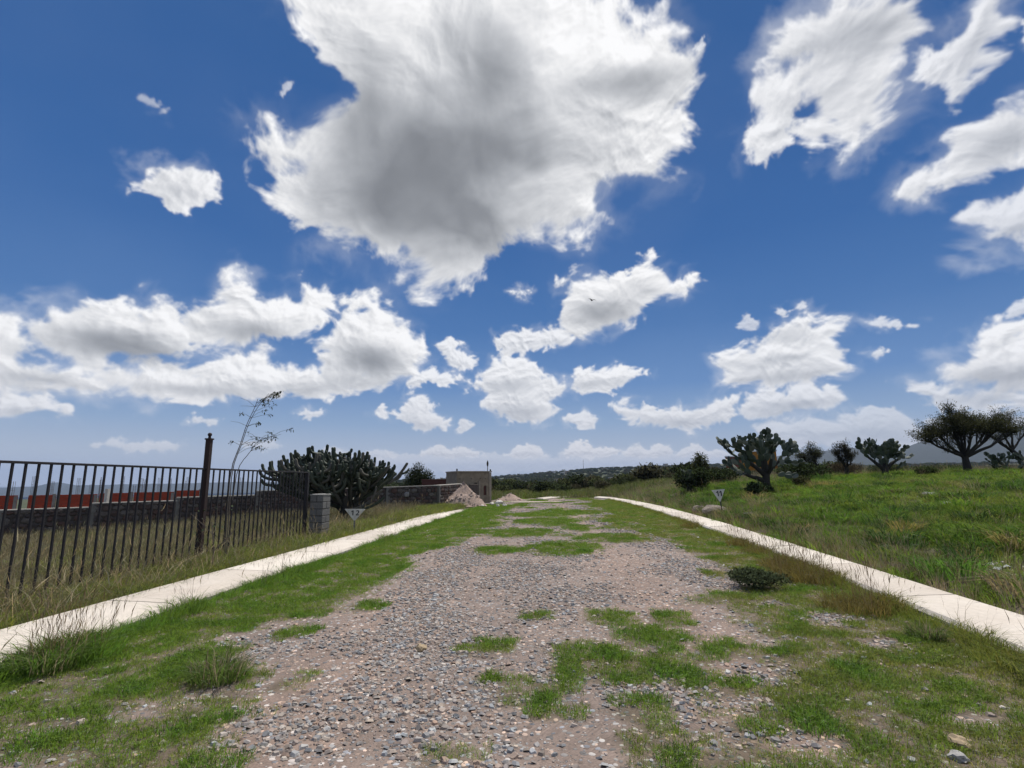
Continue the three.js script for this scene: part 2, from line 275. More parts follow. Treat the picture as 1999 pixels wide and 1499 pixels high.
function structure(name, geo, mat, label) { const m = mesh(name, geo, mat); m.userData.kind = 'structure'; if (label) m.userData.label = label; return m; }
function copyOf(root, pos, turn, scale, label, group) { const c = root.clone(); c.name = numbered(root.name.replace(/_\d{3}$/, '')); c.position.set(...pos); c.rotation.y = turn; if (scale) c.scale.setScalar(scale); c.userData = { ...root.userData }; if (label) c.userData.label = label; if (group) c.userData.group = group; scene.add(c); return c; }
const V = (x, y, z) => new THREE.Vector3(x, y, z);

// a tube with its own radius at each point; ribs > 0 gives a fluted section
function tube(pts, radii, sides = 6, ribs = 0, cap = true) {
  const n = pts.length, P = [], I = [], U = [];
  let up = V(0, 0, 1); const t = V(), a = V(), b = V(); let len = 0;
  for (let i = 0; i < n; i++) {
    t.copy(pts[Math.min(n - 1, i + 1)]).sub(pts[Math.max(0, i - 1)]).normalize();
    if (Math.abs(t.dot(up)) > 0.95) up = Math.abs(t.x) < 0.8 ? V(1, 0, 0) : V(0, 1, 0);
    a.copy(up).cross(t).normalize(); b.copy(t).cross(a).normalize(); up = b.clone();
    if (i) len += pts[i].distanceTo(pts[i - 1]);
    for (let k = 0; k <= sides; k++) {
      const q = k / sides * Math.PI * 2, r = radii[i] * (ribs ? 1 + (k % 2 ? -0.22 : 0.1) : 1);
      P.push(pts[i].x + (a.x * Math.cos(q) + b.x * Math.sin(q)) * r, pts[i].y + (a.y * Math.cos(q) + b.y * Math.sin(q)) * r, pts[i].z + (a.z * Math.cos(q) + b.z * Math.sin(q)) * r);
      U.push(k / sides * radii[0] * 6.28, len);
    }
  }
  const s = sides + 1;
  for (let i = 0; i < n - 1; i++) for (let k = 0; k < sides; k++) { const p = i * s + k; I.push(p, p + 1, p + s, p + 1, p + s + 1, p + s); }
  if (cap) for (const [e, f] of [[0, 1], [n - 1, -1]]) { const c = P.length / 3; P.push(pts[e].x, pts[e].y, pts[e].z); U.push(0, 0); for (let k = 0; k < sides; k++) { const p = e * s + k; f > 0 ? I.push(c, p + 1, p) : I.push(c, p, p + 1); } }
  const g = new THREE.BufferGeometry(); g.setAttribute('position', new THREE.Float32BufferAttribute(P, 3)); g.setAttribute('uv', new THREE.Float32BufferAttribute(U, 2)); g.setIndex(I); g.computeVertexNormals(); return g;
}
function box(w, h, d, x = 0, y = 0, z = 0, bevel = 0) {   // base at y
  const g = bevel ? new RoundedBoxGeometry(w, h, d, 1, bevel) : new THREE.BoxGeometry(w, h, d); g.translate(x, y + h / 2, z); return metric(g);
}
function metric(g) {                                       // uv in metres, by the side a face looks to
  const q = g.index ? g.toNonIndexed() : g, p = q.attributes.position, n = q.attributes.normal, u = new Float32Array(p.count * 2);
  for (let i = 0; i < p.count; i++) { const ax = Math.abs(n.getX(i)), ay = Math.abs(n.getY(i)), az = Math.abs(n.getZ(i)); if (ay >= ax && ay >= az) { u[2 * i] = p.getX(i); u[2 * i + 1] = p.getZ(i); } else if (ax >= az) { u[2 * i] = p.getZ(i); u[2 * i + 1] = p.getY(i); } else { u[2 * i] = p.getX(i); u[2 * i + 1] = p.getY(i); } }
  q.setAttribute('uv', new THREE.BufferAttribute(u, 2)); return q;
}
function rock(seed, flat = 0.6, detail = 0, rough = 0.35) {  // angular stone of about unit radius
  const r = rng(seed), g = mergeVertices(new THREE.IcosahedronGeometry(1, detail).deleteAttribute('uv').deleteAttribute('normal')), p = g.attributes.position;
  const sx = 0.8 + 0.5 * r(), sz = 0.7 + 0.5 * r(), o = r() * 90;
  for (let i = 0; i < p.count; i++) { const x = p.getX(i), y = p.getY(i), z = p.getZ(i), k = detail ? 1 + rough * (1.6 * noise3(x * 1.2 + o, y * 1.2, z * 1.2) + 0.6 * noise3(x * 3 + o, y * 3, z * 3)) : 1 + rough * (r() - 0.5) * 1.6; p.setXYZ(i, x * k * sx, y * k * flat, z * k * sz); }
  const f = g.toNonIndexed(); f.computeVertexNormals(); return metric(f);
}
// tiling colour or height textures from a function of the position in the tile
function texture(size, fn, srgb = true) {
  const d = new Uint8Array(size * size * 4);
  for (let y = 0; y < size; y++) for (let x = 0; x < size; x++) { const c = fn(x / size, y / size), o = (y * size + x) * 4; for (let k = 0; k < 3; k++) d[o + k] = clamp((c.length ? c[k] : c) * 255, 0, 255); d[o + 3] = 255; }
  const t = new THREE.DataTexture(d, size, size); t.wrapS = t.wrapT = THREE.RepeatWrapping; t.magFilter = t.minFilter = THREE.LinearFilter; if (srgb) t.colorSpace = THREE.SRGBColorSpace; t.needsUpdate = true; return t;
}
function tileNoise(u, v, f, n, seed = 0) {                 // repeats over 0..1: a torus in noise space
  let s = 0, a = 1, t = 0;
  for (let i = 0; i < n; i++) { const R = f / 6.2832, A = u * 6.2832, B = v * 6.2832; s += a * noise3(Math.cos(A) * R + seed + 0.7 * Math.cos(B) * R, Math.sin(A) * R + 0.7 * Math.sin(B) * R + seed * 1.7, Math.cos(B) * R - 0.6 * Math.sin(A) * R); t += a; a *= 0.55; f *= 2.1; }
  return s / t;
}
const repeat = (t, k) => { const c = t.clone(); c.repeat.set(k, k); c.needsUpdate = true; return c; };
const std = (o) => new THREE.MeshStandardMaterial({ roughness: 0.9, metalness: 0, ...o });
const rgb = (r, g, b) => new THREE.Color().setRGB(r, g, b);

const grainTex = texture(512, (u, v) => { const n = tileNoise(u, v, 24, 4, 3), m = tileNoise(u, v, 6, 3, 8); return 0.86 + n * 0.22 + m * 0.16; });
const grainBump = texture(512, (u, v) => 0.5 + tileNoise(u, v, 40, 4, 13) * 0.7, false);
const stainTex = texture(512, (u, v) => { const n = tileNoise(u, v, 5, 5, 21), m = tileNoise(u, v, 40, 3, 5), k = 0.9 + n * 0.3 + m * 0.12; return [k, k * (0.985 + n * 0.04), k * (0.96 + n * 0.06)]; });
const cleanTex = texture(512, (u, v) => { const n = tileNoise(u, v, 4, 5, 61), m = tileNoise(u, v, 50, 3, 65), k = 0.95 + n * 0.1 + m * 0.1; return [k, k * (0.995 + n * 0.02), k * (0.985 + n * 0.04)]; });
const speckTex = texture(512, (u, v) => { const n = tileNoise(u, v, 60, 3, 31), m = tileNoise(u, v, 14, 4, 25); return 0.78 + n * 0.55 + m * 0.3; });

// ---------------------------------------------------------------- the lie of the land
const RIGHT_OUT = [[4, 4.5], [-6.36, 4.99], [-10.47, 5.32], [-19.77, 5.92], [-30.4, 6.28], [-39.9, 6.07], [-47, 5.55], [-60, 4.4]];
const RIGHT_IN = [[4, 3.7], [-5.28, 4.1], [-6.7, 4.26], [-9.07, 4.47], [-12.5, 4.74], [-19.5, 5.05], [-29.5, 5.3], [-40, 5.2], [-47.2, 4.75], [-60, 3.7]];
function along(list, z) { let i = 0; while (i < list.length - 2 && list[i + 1][0] > z) i++; const [a, p] = list[i], [b, q] = list[i + 1]; return mix(p, q, clamp((z - a) / (b - a), 0, 1)); }
const kerbRight = (z) => along(RIGHT_OUT, z), kerbRightIn = (z) => along(RIGHT_IN, z);
const KERB_L_OUT = -5.76, KERB_L_IN = -4.8;
function landHeight(x, z) {
  const D = -z, R = Math.hypot(x, z);
  let h = 0;
  const ko = kerbRight(z);
  if (x > ko - 0.3) {                                        // bank and field on the right
    const s = x - ko + 0.3, rise = 0.4 + 0.042 * clamp(D, 0, 33);
    h = 0.06 * smooth(0, 0.3, s) + rise * (1 - Math.exp(-Math.max(0, s - 0.3) / 5)) * (1 - 0.45 * smooth(36, 75, D));
    h += (noise3(x * 0.35, 3, z * 0.35) * 0.2 + noise3(x * 1.1, 9, z * 1.1) * 0.13) * smooth(0.3, 2, s);
  } else if (x < KERB_L_OUT + 0.2) {                         // verge and lower field on the left
    const s = KERB_L_OUT + 0.2 - x;
    h = 0.07 * smooth(0, 0.3, s) * (1 - smooth(1, 4, s)) - 0.75 * smooth(3, 19, s) - 2.2 * smooth(24, 80, s);
    h += noise3(x * 0.5, 5, z * 0.5) * 0.07 * smooth(0.3, 2, s);
  } else h = 0.018 * noise3(x * 0.9, 2, z * 0.9) + 0.01 * noise3(x * 3.1, 7, z * 3.1);
  const out = smooth(52, 130, D);                            // ahead the land falls into a shallow valley and climbs to a ridge
  if (out > 0) {
    const az = Math.atan2(x, D) / DEG;
    const valley = (-2.6 * smooth(55, 170, R) - 3 * smooth(170, 420, R)) * (1 - smooth(6, 24, az)) + 1.1 * smooth(10, 24, az) + 0.5 * noise3(x * 0.03, 1, z * 0.03) * smooth(60, 150, R);
    const crest = 12 + 26 * smooth(-12, 9, az) - 14 * smooth(16, 30, az) - 44 * smooth(-15, -24, az);
    const ridge = crest * smooth(350, 1500, R) + smooth(120, 500, R) * 6 * fbm(x * 0.004, 2, z * 0.004, 3) * smooth(-40, 0, az);
    h = mix(h, valley + ridge, out);
  }
  h += 1.3 * Math.exp(-((x - 33.3) ** 2 + (z + 90) ** 2) / 500);
  h -= 60 * smooth(1700, 2600, R);
  return h;
}
// what grows where on the road: outlines and patches in metres
const inside = (poly, x, z) => { let c = false; for (let i = 0, j = poly.length - 1; i < poly.length; j = i++) { const [xi, zi] = poly[i], [xj, zj] = poly[j]; if ((zi > z) !== (zj > z) && x < (xj - xi) * (z - zi) / (zj - zi) + xi) c = !c; } return c; };
const edgeDist = (poly, x, z) => { let d = 1e9; for (let i = 0, j = poly.length - 1; i < poly.length; j = i++) { const ax = poly[j][0], az = poly[j][1], bx = poly[i][0] - ax, bz = poly[i][1] - az, t = clamp(((x - ax) * bx + (z - az) * bz) / (bx * bx + bz * bz + 1e-9), 0, 1); d = Math.min(d, Math.hypot(x - ax - bx * t, z - az - bz * t)); } return d; };
const TURF = [
  [[-3.22, -3.19], [-4.44, -3.12], [-6.97, -4.76], [-5.87, -5.59], [-5.46, -6.83], [-5.24, -9.44], [-5.33, -18.98], [-5.05, -36.11], [-2.41, -38.03], [-2.74, -24.68], [-2.42, -17.35], [-2.61, -13.93], [-3.17, -12.04], [-2.8, -10.29], [-2.83, -8.36], [-2.73, -6.78], [-3.17, -6.47], [-3.5, -6.17], [-3.13, -5.05], [-2.53, -4.68], [-2.26, -4.07], [-2.19, -3.6], [-2.02, -3.25], [-1.77, -2.79], [-2.73, -2.74]],
  [[4.16, -4.2], [4.47, -5.76], [4.67, -7.3], [4.92, -9.91], [5.2, -13.7], [5.53, -21.35], [6, -29.15], [4.98, -43.28], [3.24, -47.26], [2.54, -37.19], [2.75, -24.21], [2.87, -17.15], [2.91, -14.39], [2.95, -12.01], [2.98, -10.33], [2.85, -8.86], [2.12, -7.92], [1.49, -7.59], [2.14, -7.31], [1.96, -6.56], [2.11, -6.06], [1.34, -5.68], [1.1, -5.08], [1.18, -4.62], [0.89, -4.05], [0.45, -3.67], [0.32, -3.37], [0.27, -2.9], [2.91, -3.04]]];
const PATCHES = [[-2.53, -7.19, 0.17, 0.29], [-2.93, -5.88, 0.18, 0.27], [-0.81, -5.47, 0.24, 0.24], [-0.22, -6.68, 0.16, 0.19], [0.59, -6.75, 0.26, 0.34], [0.11, -4.98, 0.22, 0.23], [0.08, -5.47, 0.21, 0.23], [0.45, -5.26, 0.23, 0.36], [0.93, -5.92, 0.32, 0.36], [-0.29, -4.35, 0.20, 0.15], [-0.48, -4.65, 0.13, 0.20], [-0.06, -4.56, 0.17, 0.21], [-0.13, -4.08, 0.14, 0.10], [0.68, -4.94, 0.21, 0.31], [0.99, -5.21, 0.18, 0.35], [-0.68, -3.45, 0.17, 0.10], [0.56, -4.16, 0.11, 0.17], [0.68, -3.89, 0.15, 0.22], [0.52, -3.55, 0.15, 0.19], [0.14, -13.37, 0.86, 1.21], [1.76, -15.68, 1.13, 1.10], [-0.37, -22.02, 1.23, 1.66], [-1.11, -17.3, 0.98, 1.37], [1.13, -28.29, 1.56, 1.84], [-0.93, -26.37, 1.73, 1.60], [-1.44, -12.91, 0.55, 0.66], [3.41, -24.16, 1.09, 1.99], [1.29, -6.65, 0.18, 0.28], [0.56, -4.7, 0.20, 0.22], [1.05, -4.72, 0.21, 0.23], [-2.21, -4.58, 0.08, 0.13], [-2.91, -10, 0.13, 0.23], [2.73, -9.78, 0.19, 0.31]];
const BARE = [[-2.85, -4.12, 0.25, 0.14], [-2.82, -4.44, 0.21, 0.12], [-2.97, -3.83, 0.22, 0.07], [-3.49, -3.6, 0.20, 0.06], [-3.41, -5.64, 0.30, 0.28], [1.56, -4.91, 0.25, 0.37], [0.87, -3.86, 0.17, 0.18], [1.45, -3.64, 0.24, 0.11], [3.13, -6.66, 0.34, 0.27], [3.04, -5.71, 0.19, 0.13], [1.99, -5.73, 0.25, 0.17], [2.73, -3.95, 0.16, 0.10], [1.27, -4.17, 0.21, 0.17], [0.35, -5.81, 0.15, 0.25], [0.31, -3.87, 0.14, 0.23], [2.77, -7.47, 0.19, 0.18]];
function roadGrass(x, z) {                                   // 0 bare gravel .. 1 closed turf
  const wx = x + 0.22 * noise3(x * 1.6, 4, z * 1.6) + 0.1 * noise3(x * 5, 4, z * 5), wz = z + 0.25 * noise3(x * 1.6 + 50, 4, z * 1.6) + 0.1 * noise3(x * 5 + 50, 4, z * 5);
  let m = -1;
  for (const poly of TURF) { const d = edgeDist(poly, wx, wz); m = Math.max(m, (inside(poly, wx, wz) ? 1 : -1) * d / 0.35); }
  for (const [px, pz, rx, rz] of PATCHES) { const q = 1.22 - Math.hypot((wx - px) / rx, (wz - pz) / rz); if (q > -1) m = Math.max(m, q * 1.4); }
  m = Math.min(m, 1.2);
  for (const [px, pz, rx, rz] of BARE) { const q = 1 - Math.hypot((wx - px) / rx, (wz - pz) / rz); if (q > -0.6) m = Math.min(m, -q * 1.5 + 0.1); }
  if (z < -16) m = Math.max(m, (fbm(x * 0.55, 3, z * 0.28, 3) * 2.6 + 0.06 - 0.18 * Math.exp(-(x * x) / 9)) * 1.4);
  m += fbm(x * 2.4, 6, z * 2.4, 3) * 0.9;
  return smooth(-0.3, 0.62, m);
}

// ---------------------------------------------------------------- ground
{
  const dirt = std({ color: 0xffffff, vertexColors: true, map: repeat(speckTex, 0.5), bumpMap: repeat(grainBump, 0.5), bumpScale: 0.02, roughness: 1 });
  const P = [], C = [], U = [], I = [], na = 500, nr = 230;
  const ring = [0]; for (let i = 1; i <= nr; i++) ring.push(1.2 * Math.pow(9000 / 1.2, (i - 1) / (nr - 1)));
  const angles = []; for (let k = 0; k <= na; k++) { const t = k / na; angles.push((t < 0.8 ? mix(-62, 58, t / 0.8) : mix(58, 298, (t - 0.8) / 0.2)) * DEG); }
  for (const R of ring) for (const a of angles) {
    const x = Math.sin(a) * R, z = -Math.cos(a) * R;
    let y = R > 8800 ? -70 : landHeight(x, z);
    const road = x > KERB_L_IN - 0.6 && x < kerbRightIn(z) + 0.5 && z > -54;
    if (road) y -= 0.06;
    P.push(x, y, z); U.push(x, z);
    // soil: pinkish dust near, straw and green scrub cover further off
    const n = fbm(x * 0.25, 8, z * 0.25, 3), far = smooth(60, 160, R);
    let c = [0.16 + n * 0.05, 0.125 + n * 0.04, 0.09 + n * 0.03];
    if (x > 6) { const k = clamp(0.55 + n * 1.4, 0, 1) * (1 - far); c = [mix(c[0], 0.075, k), mix(c[1], 0.10, k), mix(c[2], 0.028, k)]; }
    if (far > 0) { const f = clamp(0.5 + 1.3 * fbm(x * 0.012, 4, z * 0.012, 3), 0, 1), g = [mix(0.055, 0.12, f), mix(0.085, 0.12, f), mix(0.032, 0.055, f)]; c = c.map((v, i) => mix(v, g[i], far)); }
    C.push(...c);
  }
  const s = angles.length;
  for (let i = 0; i < nr; i++) for (let k = 0; k < na; k++) { const p = i * s + k; I.push(p, p + 1, p + s, p + 1, p + s + 1, p + s); }
  const g = new THREE.BufferGeometry(); g.setAttribute('position', new THREE.Float32BufferAttribute(P, 3)); g.setAttribute('color', new THREE.Float32BufferAttribute(C, 3)); g.setAttribute('uv', new THREE.Float32BufferAttribute(U, 2)); g.setIndex(I); g.computeVertexNormals();
  if (g.attributes.normal.getY(s * 20) < 0) { const ix = g.index.array; for (let i = 0; i < ix.length; i += 3) { const t = ix[i]; ix[i] = ix[i + 1]; ix[i + 1] = t; } g.computeVertexNormals(); }
  structure('ground', g, dirt, 'open scrubland and fields around the gravel road');
}
// ---------------------------------------------------------------- road surface
{
  const pebbles = [], r = rng(5);
  for (let i = 0; i < 2600; i++) pebbles.push([r(), r(), 0.003 + 0.009 * Math.pow(r(), 2.2), 0.62 + 0.7 * r(), r()]);
  const size = 1024, buf = new Float32Array(size * size * 4);
  for (let i = 0; i < size * size; i++) { const u = (i % size) / size, v = Math.floor(i / size) / size, n = tileNoise(u, v, 8, 5, 2), f = tileNoise(u, v, 120, 2, 4), k = 1 + n * 0.3 + f * 0.35; buf[i * 4] = 0.495 * k; buf[i * 4 + 1] = 0.44 * k; buf[i * 4 + 2] = 0.405 * k; buf[i * 4 + 3] = 0.3 + n * 0.3 + f * 0.25; }
  for (const [u, v, rad, tone, hue] of pebbles) {
    const cx = u * size, cy = v * size, rr = rad * size, a = hue * 6.28, el = 0.6 + 0.4 * ((hue * 7) % 1), col = hue < 0.6 ? [0.60, 0.585, 0.57] : hue < 0.85 ? [0.66, 0.585, 0.53] : [0.52, 0.53, 0.55];
    for (let y = Math.floor(cy - rr); y <= cy + rr; y++) for (let x = Math.floor(cx - rr); x <= cx + rr; x++) {
      const dx = (x - cx) * Math.cos(a) + (y - cy) * Math.sin(a), dy = (-(x - cx) * Math.sin(a) + (y - cy) * Math.cos(a)) / el;
      if (Math.hypot(dx, dy) > rr) continue;
      const o = ((((y % size) + size) % size) * size + ((x % size) + size) % size) * 4;
      for (let k = 0; k < 3; k++) buf[o + k] = col[k] * tone; buf[o + 3] = 0.55 + 0.4 * (1 - Math.hypot(dx, dy) / rr);
    }
  }
  const map = texture(size, (u, v) => { const o = (Math.floor(v * size) * size + Math.floor(u * size)) * 4; return [buf[o], buf[o + 1], buf[o + 2]]; });
  const bump = texture(size, (u, v) => buf[(Math.floor(v * size) * size + Math.floor(u * size)) * 4 + 3], false);
  const m = std({ color: 0xffffff, vertexColors: true, map: repeat(map, 0.5), bumpMap: repeat(bump, 0.5), bumpScale: 0.012, roughness: 1 });
  const P = [], C = [], U = [], I = [], nx = 90, rows = [];
  for (let z = 4; z > -54; z -= z > -14 ? 0.1 : 0.25) rows.push(z);
  for (const z of rows) for (let k = 0; k <= nx; k++) {
    const x = mix(KERB_L_IN - 0.25, kerbRightIn(z) + 0.25, k / nx);
    P.push(x, landHeight(clamp(x, KERB_L_IN + 0.1, kerbRightIn(z) - 0.1), z), z); U.push(x, z);
    const n = fbm(x * 0.45, 4, z * 0.3, 4), track = Math.exp(-Math.pow((x - 1.5 - 0.02 * z) / 0.55, 2)) + Math.exp(-Math.pow((x + 1.9) / 0.6, 2)) * 0.7, t = roadGrass(x, z) * 0.75;
    const c = [0.95 + n * 0.45 + track * 0.08, 0.93 + n * 0.4 + track * 0.02, 0.92 + n * 0.35 - track * 0.02], soil = [0.42, 0.42, 0.30];
    C.push(...c.map((v, i) => mix(v, soil[i], t)));
  }
  for (let i = 0; i < rows.length - 1; i++) for (let k = 0; k < nx; k++) { const p = i * (nx + 1) + k; I.push(p, p + 1, p + nx + 1, p + 1, p + nx + 2, p + nx + 1); }
  const g = new THREE.BufferGeometry(); g.setAttribute('position', new THREE.Float32BufferAttribute(P, 3)); g.setAttribute('color', new THREE.Float32BufferAttribute(C, 3)); g.setAttribute('uv', new THREE.Float32BufferAttribute(U, 2)); g.setIndex(I); g.computeVertexNormals();
  structure('gravel_road', g, m, 'gravel road overgrown with patches of grass between two pale kerbs');
}

// ---------------------------------------------------------------- kerbs: pale concrete slabs, cast in lengths
{
  const concrete = [0, 1, 2].map((i) => std({ color: rgb(0.70 - i * 0.055, 0.64 - i * 0.055, 0.565 - i * 0.05), map: repeat(cleanTex, 0.31 + 0.07 * i), bumpMap: repeat(grainBump, 1.2), bumpScale: 0.004, roughness: 0.92 }));
  function kerb(name, label, inner, outer, group, sink = () => 0) {          // inner, outer: matching points along the two edges
    const root = new THREE.Group(); root.name = numbered(name); scene.add(root); tag(root, label, null, group, 'structure');
    for (let i = 0; i < inner.length - 1; i++) {
      const a = inner[i], b = inner[i + 1], c = outer[i], d = outer[i + 1], n = 5, P = [], q = 0.017;
      const prof = (p, o, t) => { const ux = o[0] - p[0], uz = o[1] - p[1], l = Math.hypot(ux, uz), at = (f, y) => [p[0] + ux * f, y, p[1] + uz * f], w = noise3(p[0] * 2, 1, p[1] * 2) * 0.006;
        return [at(0.02, -0.12), at(0, 0.06 + w), at(0.03 / l, 0.105 + w), at(0.09 / l, 0.122 + w), at(0.5, 0.138 + w * 0.5), at(1 - 0.05 / l, 0.15), at(1 - 0.01 / l, 0.135), at(1, -0.12)]; };
      const secs = []; for (let k = 0; k <= n; k++) { const t = mix(q / 3, 1 - q / 3, k / n); secs.push(prof([mix(a[0], b[0], t), mix(a[1], b[1], t)], [mix(c[0], d[0], t), mix(c[1], d[1], t)])); }
      const tri = (A, B, Cc) => P.push(...A, ...B, ...Cc), m = secs[0].length;
      for (let k = 0; k < n; k++) for (let j = 0; j < m - 1; j++) { tri(secs[k][j], secs[k + 1][j], secs[k][j + 1]); tri(secs[k][j + 1], secs[k + 1][j], secs[k + 1][j + 1]); }
      for (const s of [secs[0], secs[n]]) for (let j = 1; j < m - 1; j++) tri(s[0], s[j], s[j + 1]);
      const g = new THREE.BufferGeometry(); g.setAttribute('position', new THREE.Float32BufferAttribute(P, 3)); g.computeVertexNormals();
      mesh('kerb_slab', metric(toCreasedNormals(g, 0.6)), concrete[(i * 7 + inner.length) % 3], root).position.y = sink(i);
    }
  }
  const zl = []; for (let z = 3; z > -28; z -= 2.45) zl.push(z); zl.push(-28.2);
  const lin = zl.map((z) => [KERB_L_IN + noise3(1, 2, z * 0.2) * 0.08, z]), lou = zl.map((z) => [KERB_L_OUT + noise3(5, 2, z * 0.2) * 0.06, z]);
  lin.push([-4.45, -30.6], [-3.95, -32.6]); lou.push([-5.35, -31], [-4.75, -33.4]);
  kerb('kerb', 'pale concrete kerb along the fence side of the road', lin, lou, 'kerbs of the road', (i) => (i > 10 ? -0.035 * (i - 10) : (noise3(i * 3.3, 1, 2)) * 0.012));
  const zr = []; for (let z = 3; z > -47; z -= 2.6) zr.push(z);
  const rin = zr.map((z) => [kerbRightIn(z), z]), rou = zr.map((z) => [kerbRight(z), z]);
  rin.push([4.6, -48.2], [3.9, -50.2]); rou.push([5.3, -48.8], [4.5, -51.2]);
  kerb('kerb', 'wide pale concrete kerb along the green field on the right', rin, rou, 'kerbs of the road', (i) => noise3(i * 2.7, 4, 2) * 0.014);
  kerb('kerb', 'thin pale kerb curving across the far end of the road', [[3.6, -53.0], [2.4, -53.2], [1.1, -52.2], [0.1, -50.2], [-0.7, -47.2]], [[3.7, -53.8], [2.3, -54.1], [0.6, -53.0], [-0.6, -50.8], [-1.4, -47.5]], 'kerbs of the road');
}

// ---------------------------------------------------------------- steel fence on the left
{
  const FX = -7.3, RAIL = 1.915, black = std({ color: rgb(0.011, 0.009, 0.012), roughness: 0.75, metalness: 0, bumpMap: repeat(grainBump, 6), bumpScale: 0.001 }), primer = std({ color: rgb(0.03, 0.013, 0.012), roughness: 0.75, map: repeat(stainTex, 1.5) });
  const f = thing('steel_fence', 'black vertical bar steel fence with a tall brown post beside the dry grass field', 'fence', [FX, 0, -10.88]);
  const base = (z) => landHeight(FX, z) - 0.08;
  const bar = new THREE.BoxGeometry(0.026, 1, 0.026).translate(0, 0.5, 0), r = rng(3);
  for (let k = 0; k < 62; k++) {
    const z = -3.9 - k * 0.1905; if (z < -15.45) break;
    if (Math.abs(z + 10.88) < 0.12) continue;
    const b = mesh('bar', bar, black, f), y0 = base(z) + 0.02; b.position.set(0, y0, z + 10.88 + (r() - 0.5) * 0.01); b.scale.y = RAIL - y0; b.rotation.z = (r() - 0.5) * 0.008; b.rotation.x = (r() - 0.5) * 0.008;
  }
  for (const [a, b] of [[-3.6, -10.84], [-10.92, -15.6]]) { mesh('top_rail', new RoundedBoxGeometry(0.042, 0.036, a - b, 1, 0.005).translate(0, RAIL + 0.016, (a + b) / 2 + 10.88), black, f); mesh('bottom_rail', new THREE.BoxGeometry(0.03, 0.03, a - b).translate(0, 0.09, (a + b) / 2 + 10.88), black, f); }
  const post = mesh('post', [new RoundedBoxGeometry(0.105, 2.66, 0.105, 1, 0.008).translate(0, 1.23, 0), box(0.13, 0.03, 0.13, 0, 2.55, 0)], primer, f);
  post.userData.label = 'tall reddish brown square post with a ball finial';
  mesh('finial', [new THREE.SphereGeometry(0.043, 14, 10).translate(0, 2.66, 0), new THREE.CylinderGeometry(0.026, 0.034, 0.06, 10).translate(0, 2.595, 0)], primer, post);
  mesh('post', new RoundedBoxGeometry(0.10, 2.05, 0.10, 1, 0.008).translate(0, 0.90, -4.74), black, f);
}
// ---------------------------------------------------------------- block pillar that ends the fence
{
  const t = thing('block_pillar', 'short pillar of grey concrete blocks at the end of the steel fence', 'pillar', [-6.95, 0, -15.85]);
  const mats = [0.235, 0.215, 0.26].map((k) => std({ color: rgb(k, k * 0.985, k * 0.96), map: repeat(speckTex, 2.2), bumpMap: repeat(grainBump, 4), bumpScale: 0.006 }));
  const mortar = std({ color: rgb(0.10, 0.095, 0.09), map: repeat(speckTex, 3) }), r = rng(17);
  mesh('mortar', box(0.365, 1.40, 0.515, 0, -0.15, 0), mortar, t);
  for (let c = 0; c < 7; c++) for (const s of [-1, 1]) {
    const g = c % 2 ? box(0.395, 0.182, 0.26, 0, 0, s * 0.14, 0.012) : box(0.188, 0.182, 0.54, s * 0.104, 0, 0, 0.012);
    const b = mesh('block', g, mats[Math.floor(r() * 3)], t); b.position.set((r() - 0.5) * 0.008, -0.13 + c * 0.2, (r() - 0.5) * 0.008); b.rotation.y = (r() - 0.5) * 0.015;
  }
  const cp = new THREE.BoxGeometry(0.41, 0.03, 0.56, 8, 1, 10); const p = cp.attributes.position; for (let i = 0; i < p.count; i++) if (p.getY(i) > 0) p.setY(i, 0.012 + 0.02 * (noise3(p.getX(i) * 9, 2, p.getZ(i) * 9) + 0.3)); cp.computeVertexNormals();
  mesh('cap', cp.translate(0, 1.272, 0), std({ color: rgb(0.5, 0.49, 0.46), map: repeat(speckTex, 3) }), t);
}
// ---------------------------------------------------------------- lot number signs
const font = await new FontLoader().loadAsync('fonts/droid/droid_sans_bold.typeface.json');
const signWhite = std({ color: rgb(0.62, 0.64, 0.63), roughness: 0.55, map: repeat(stainTex, 1.1) }), signInk = std({ color: rgb(0.02, 0.02, 0.022), roughness: 0.7 });
function lotSign(label, digits, pos, turn, lean, width, height, top, postMat, gap) {
  const t = thing('lot_sign', label, 'sign', pos, turn); t.rotation.z = lean;
  const sh = new THREE.Shape(); sh.moveTo(-width / 2, 0); sh.lineTo(width / 2, 0); sh.lineTo(0.015, -height); sh.lineTo(-0.015, -height); sh.closePath();
  mesh('panel', metric(new THREE.ExtrudeGeometry(sh, { depth: 0.012, bevelEnabled: true, bevelSize: 0.004, bevelThickness: 0.002, bevelSegments: 1 }).translate(0, top, 0)), signWhite, t);
  [...digits].forEach((d, i) => {
    const g = new TextGeometry(d, { font, size: height * 0.44, depth: 0.003, curveSegments: 5 }); g.computeBoundingBox(); const w = g.boundingBox.max.x;
    mesh('digit', g.translate((i ? 1 : -1) * gap - w / 2, top - height * 0.55, 0.0145), signInk, t);
  });
  mesh('stake', box(0.045, top - height * 0.35 + 0.2, 0.03, 0, -0.2, -0.022), postMat, t);
}
const stakeWood = std({ color: rgb(0.10, 0.092, 0.078), map: repeat(grainTex, 3), bumpMap: repeat(grainBump, 6), bumpScale: 0.003 });
lotSign('white triangular sign with the digits 1 2 in front of the big cactus', '12', [-6.35, 0.06, -17.1], 0.24, -0.02, 0.64, 0.36, 0.72, std({ color: rgb(0.16, 0.17, 0.17), roughness: 0.5, metalness: 0.5 }), 0.085);
lotSign('small leaning white triangular sign with the digits 1 1 beside the right kerb', '11', [6.42, 0.14, -21.0], -0.62, 0.09, 0.5, 0.44, 1.08, stakeWood, 0.06);

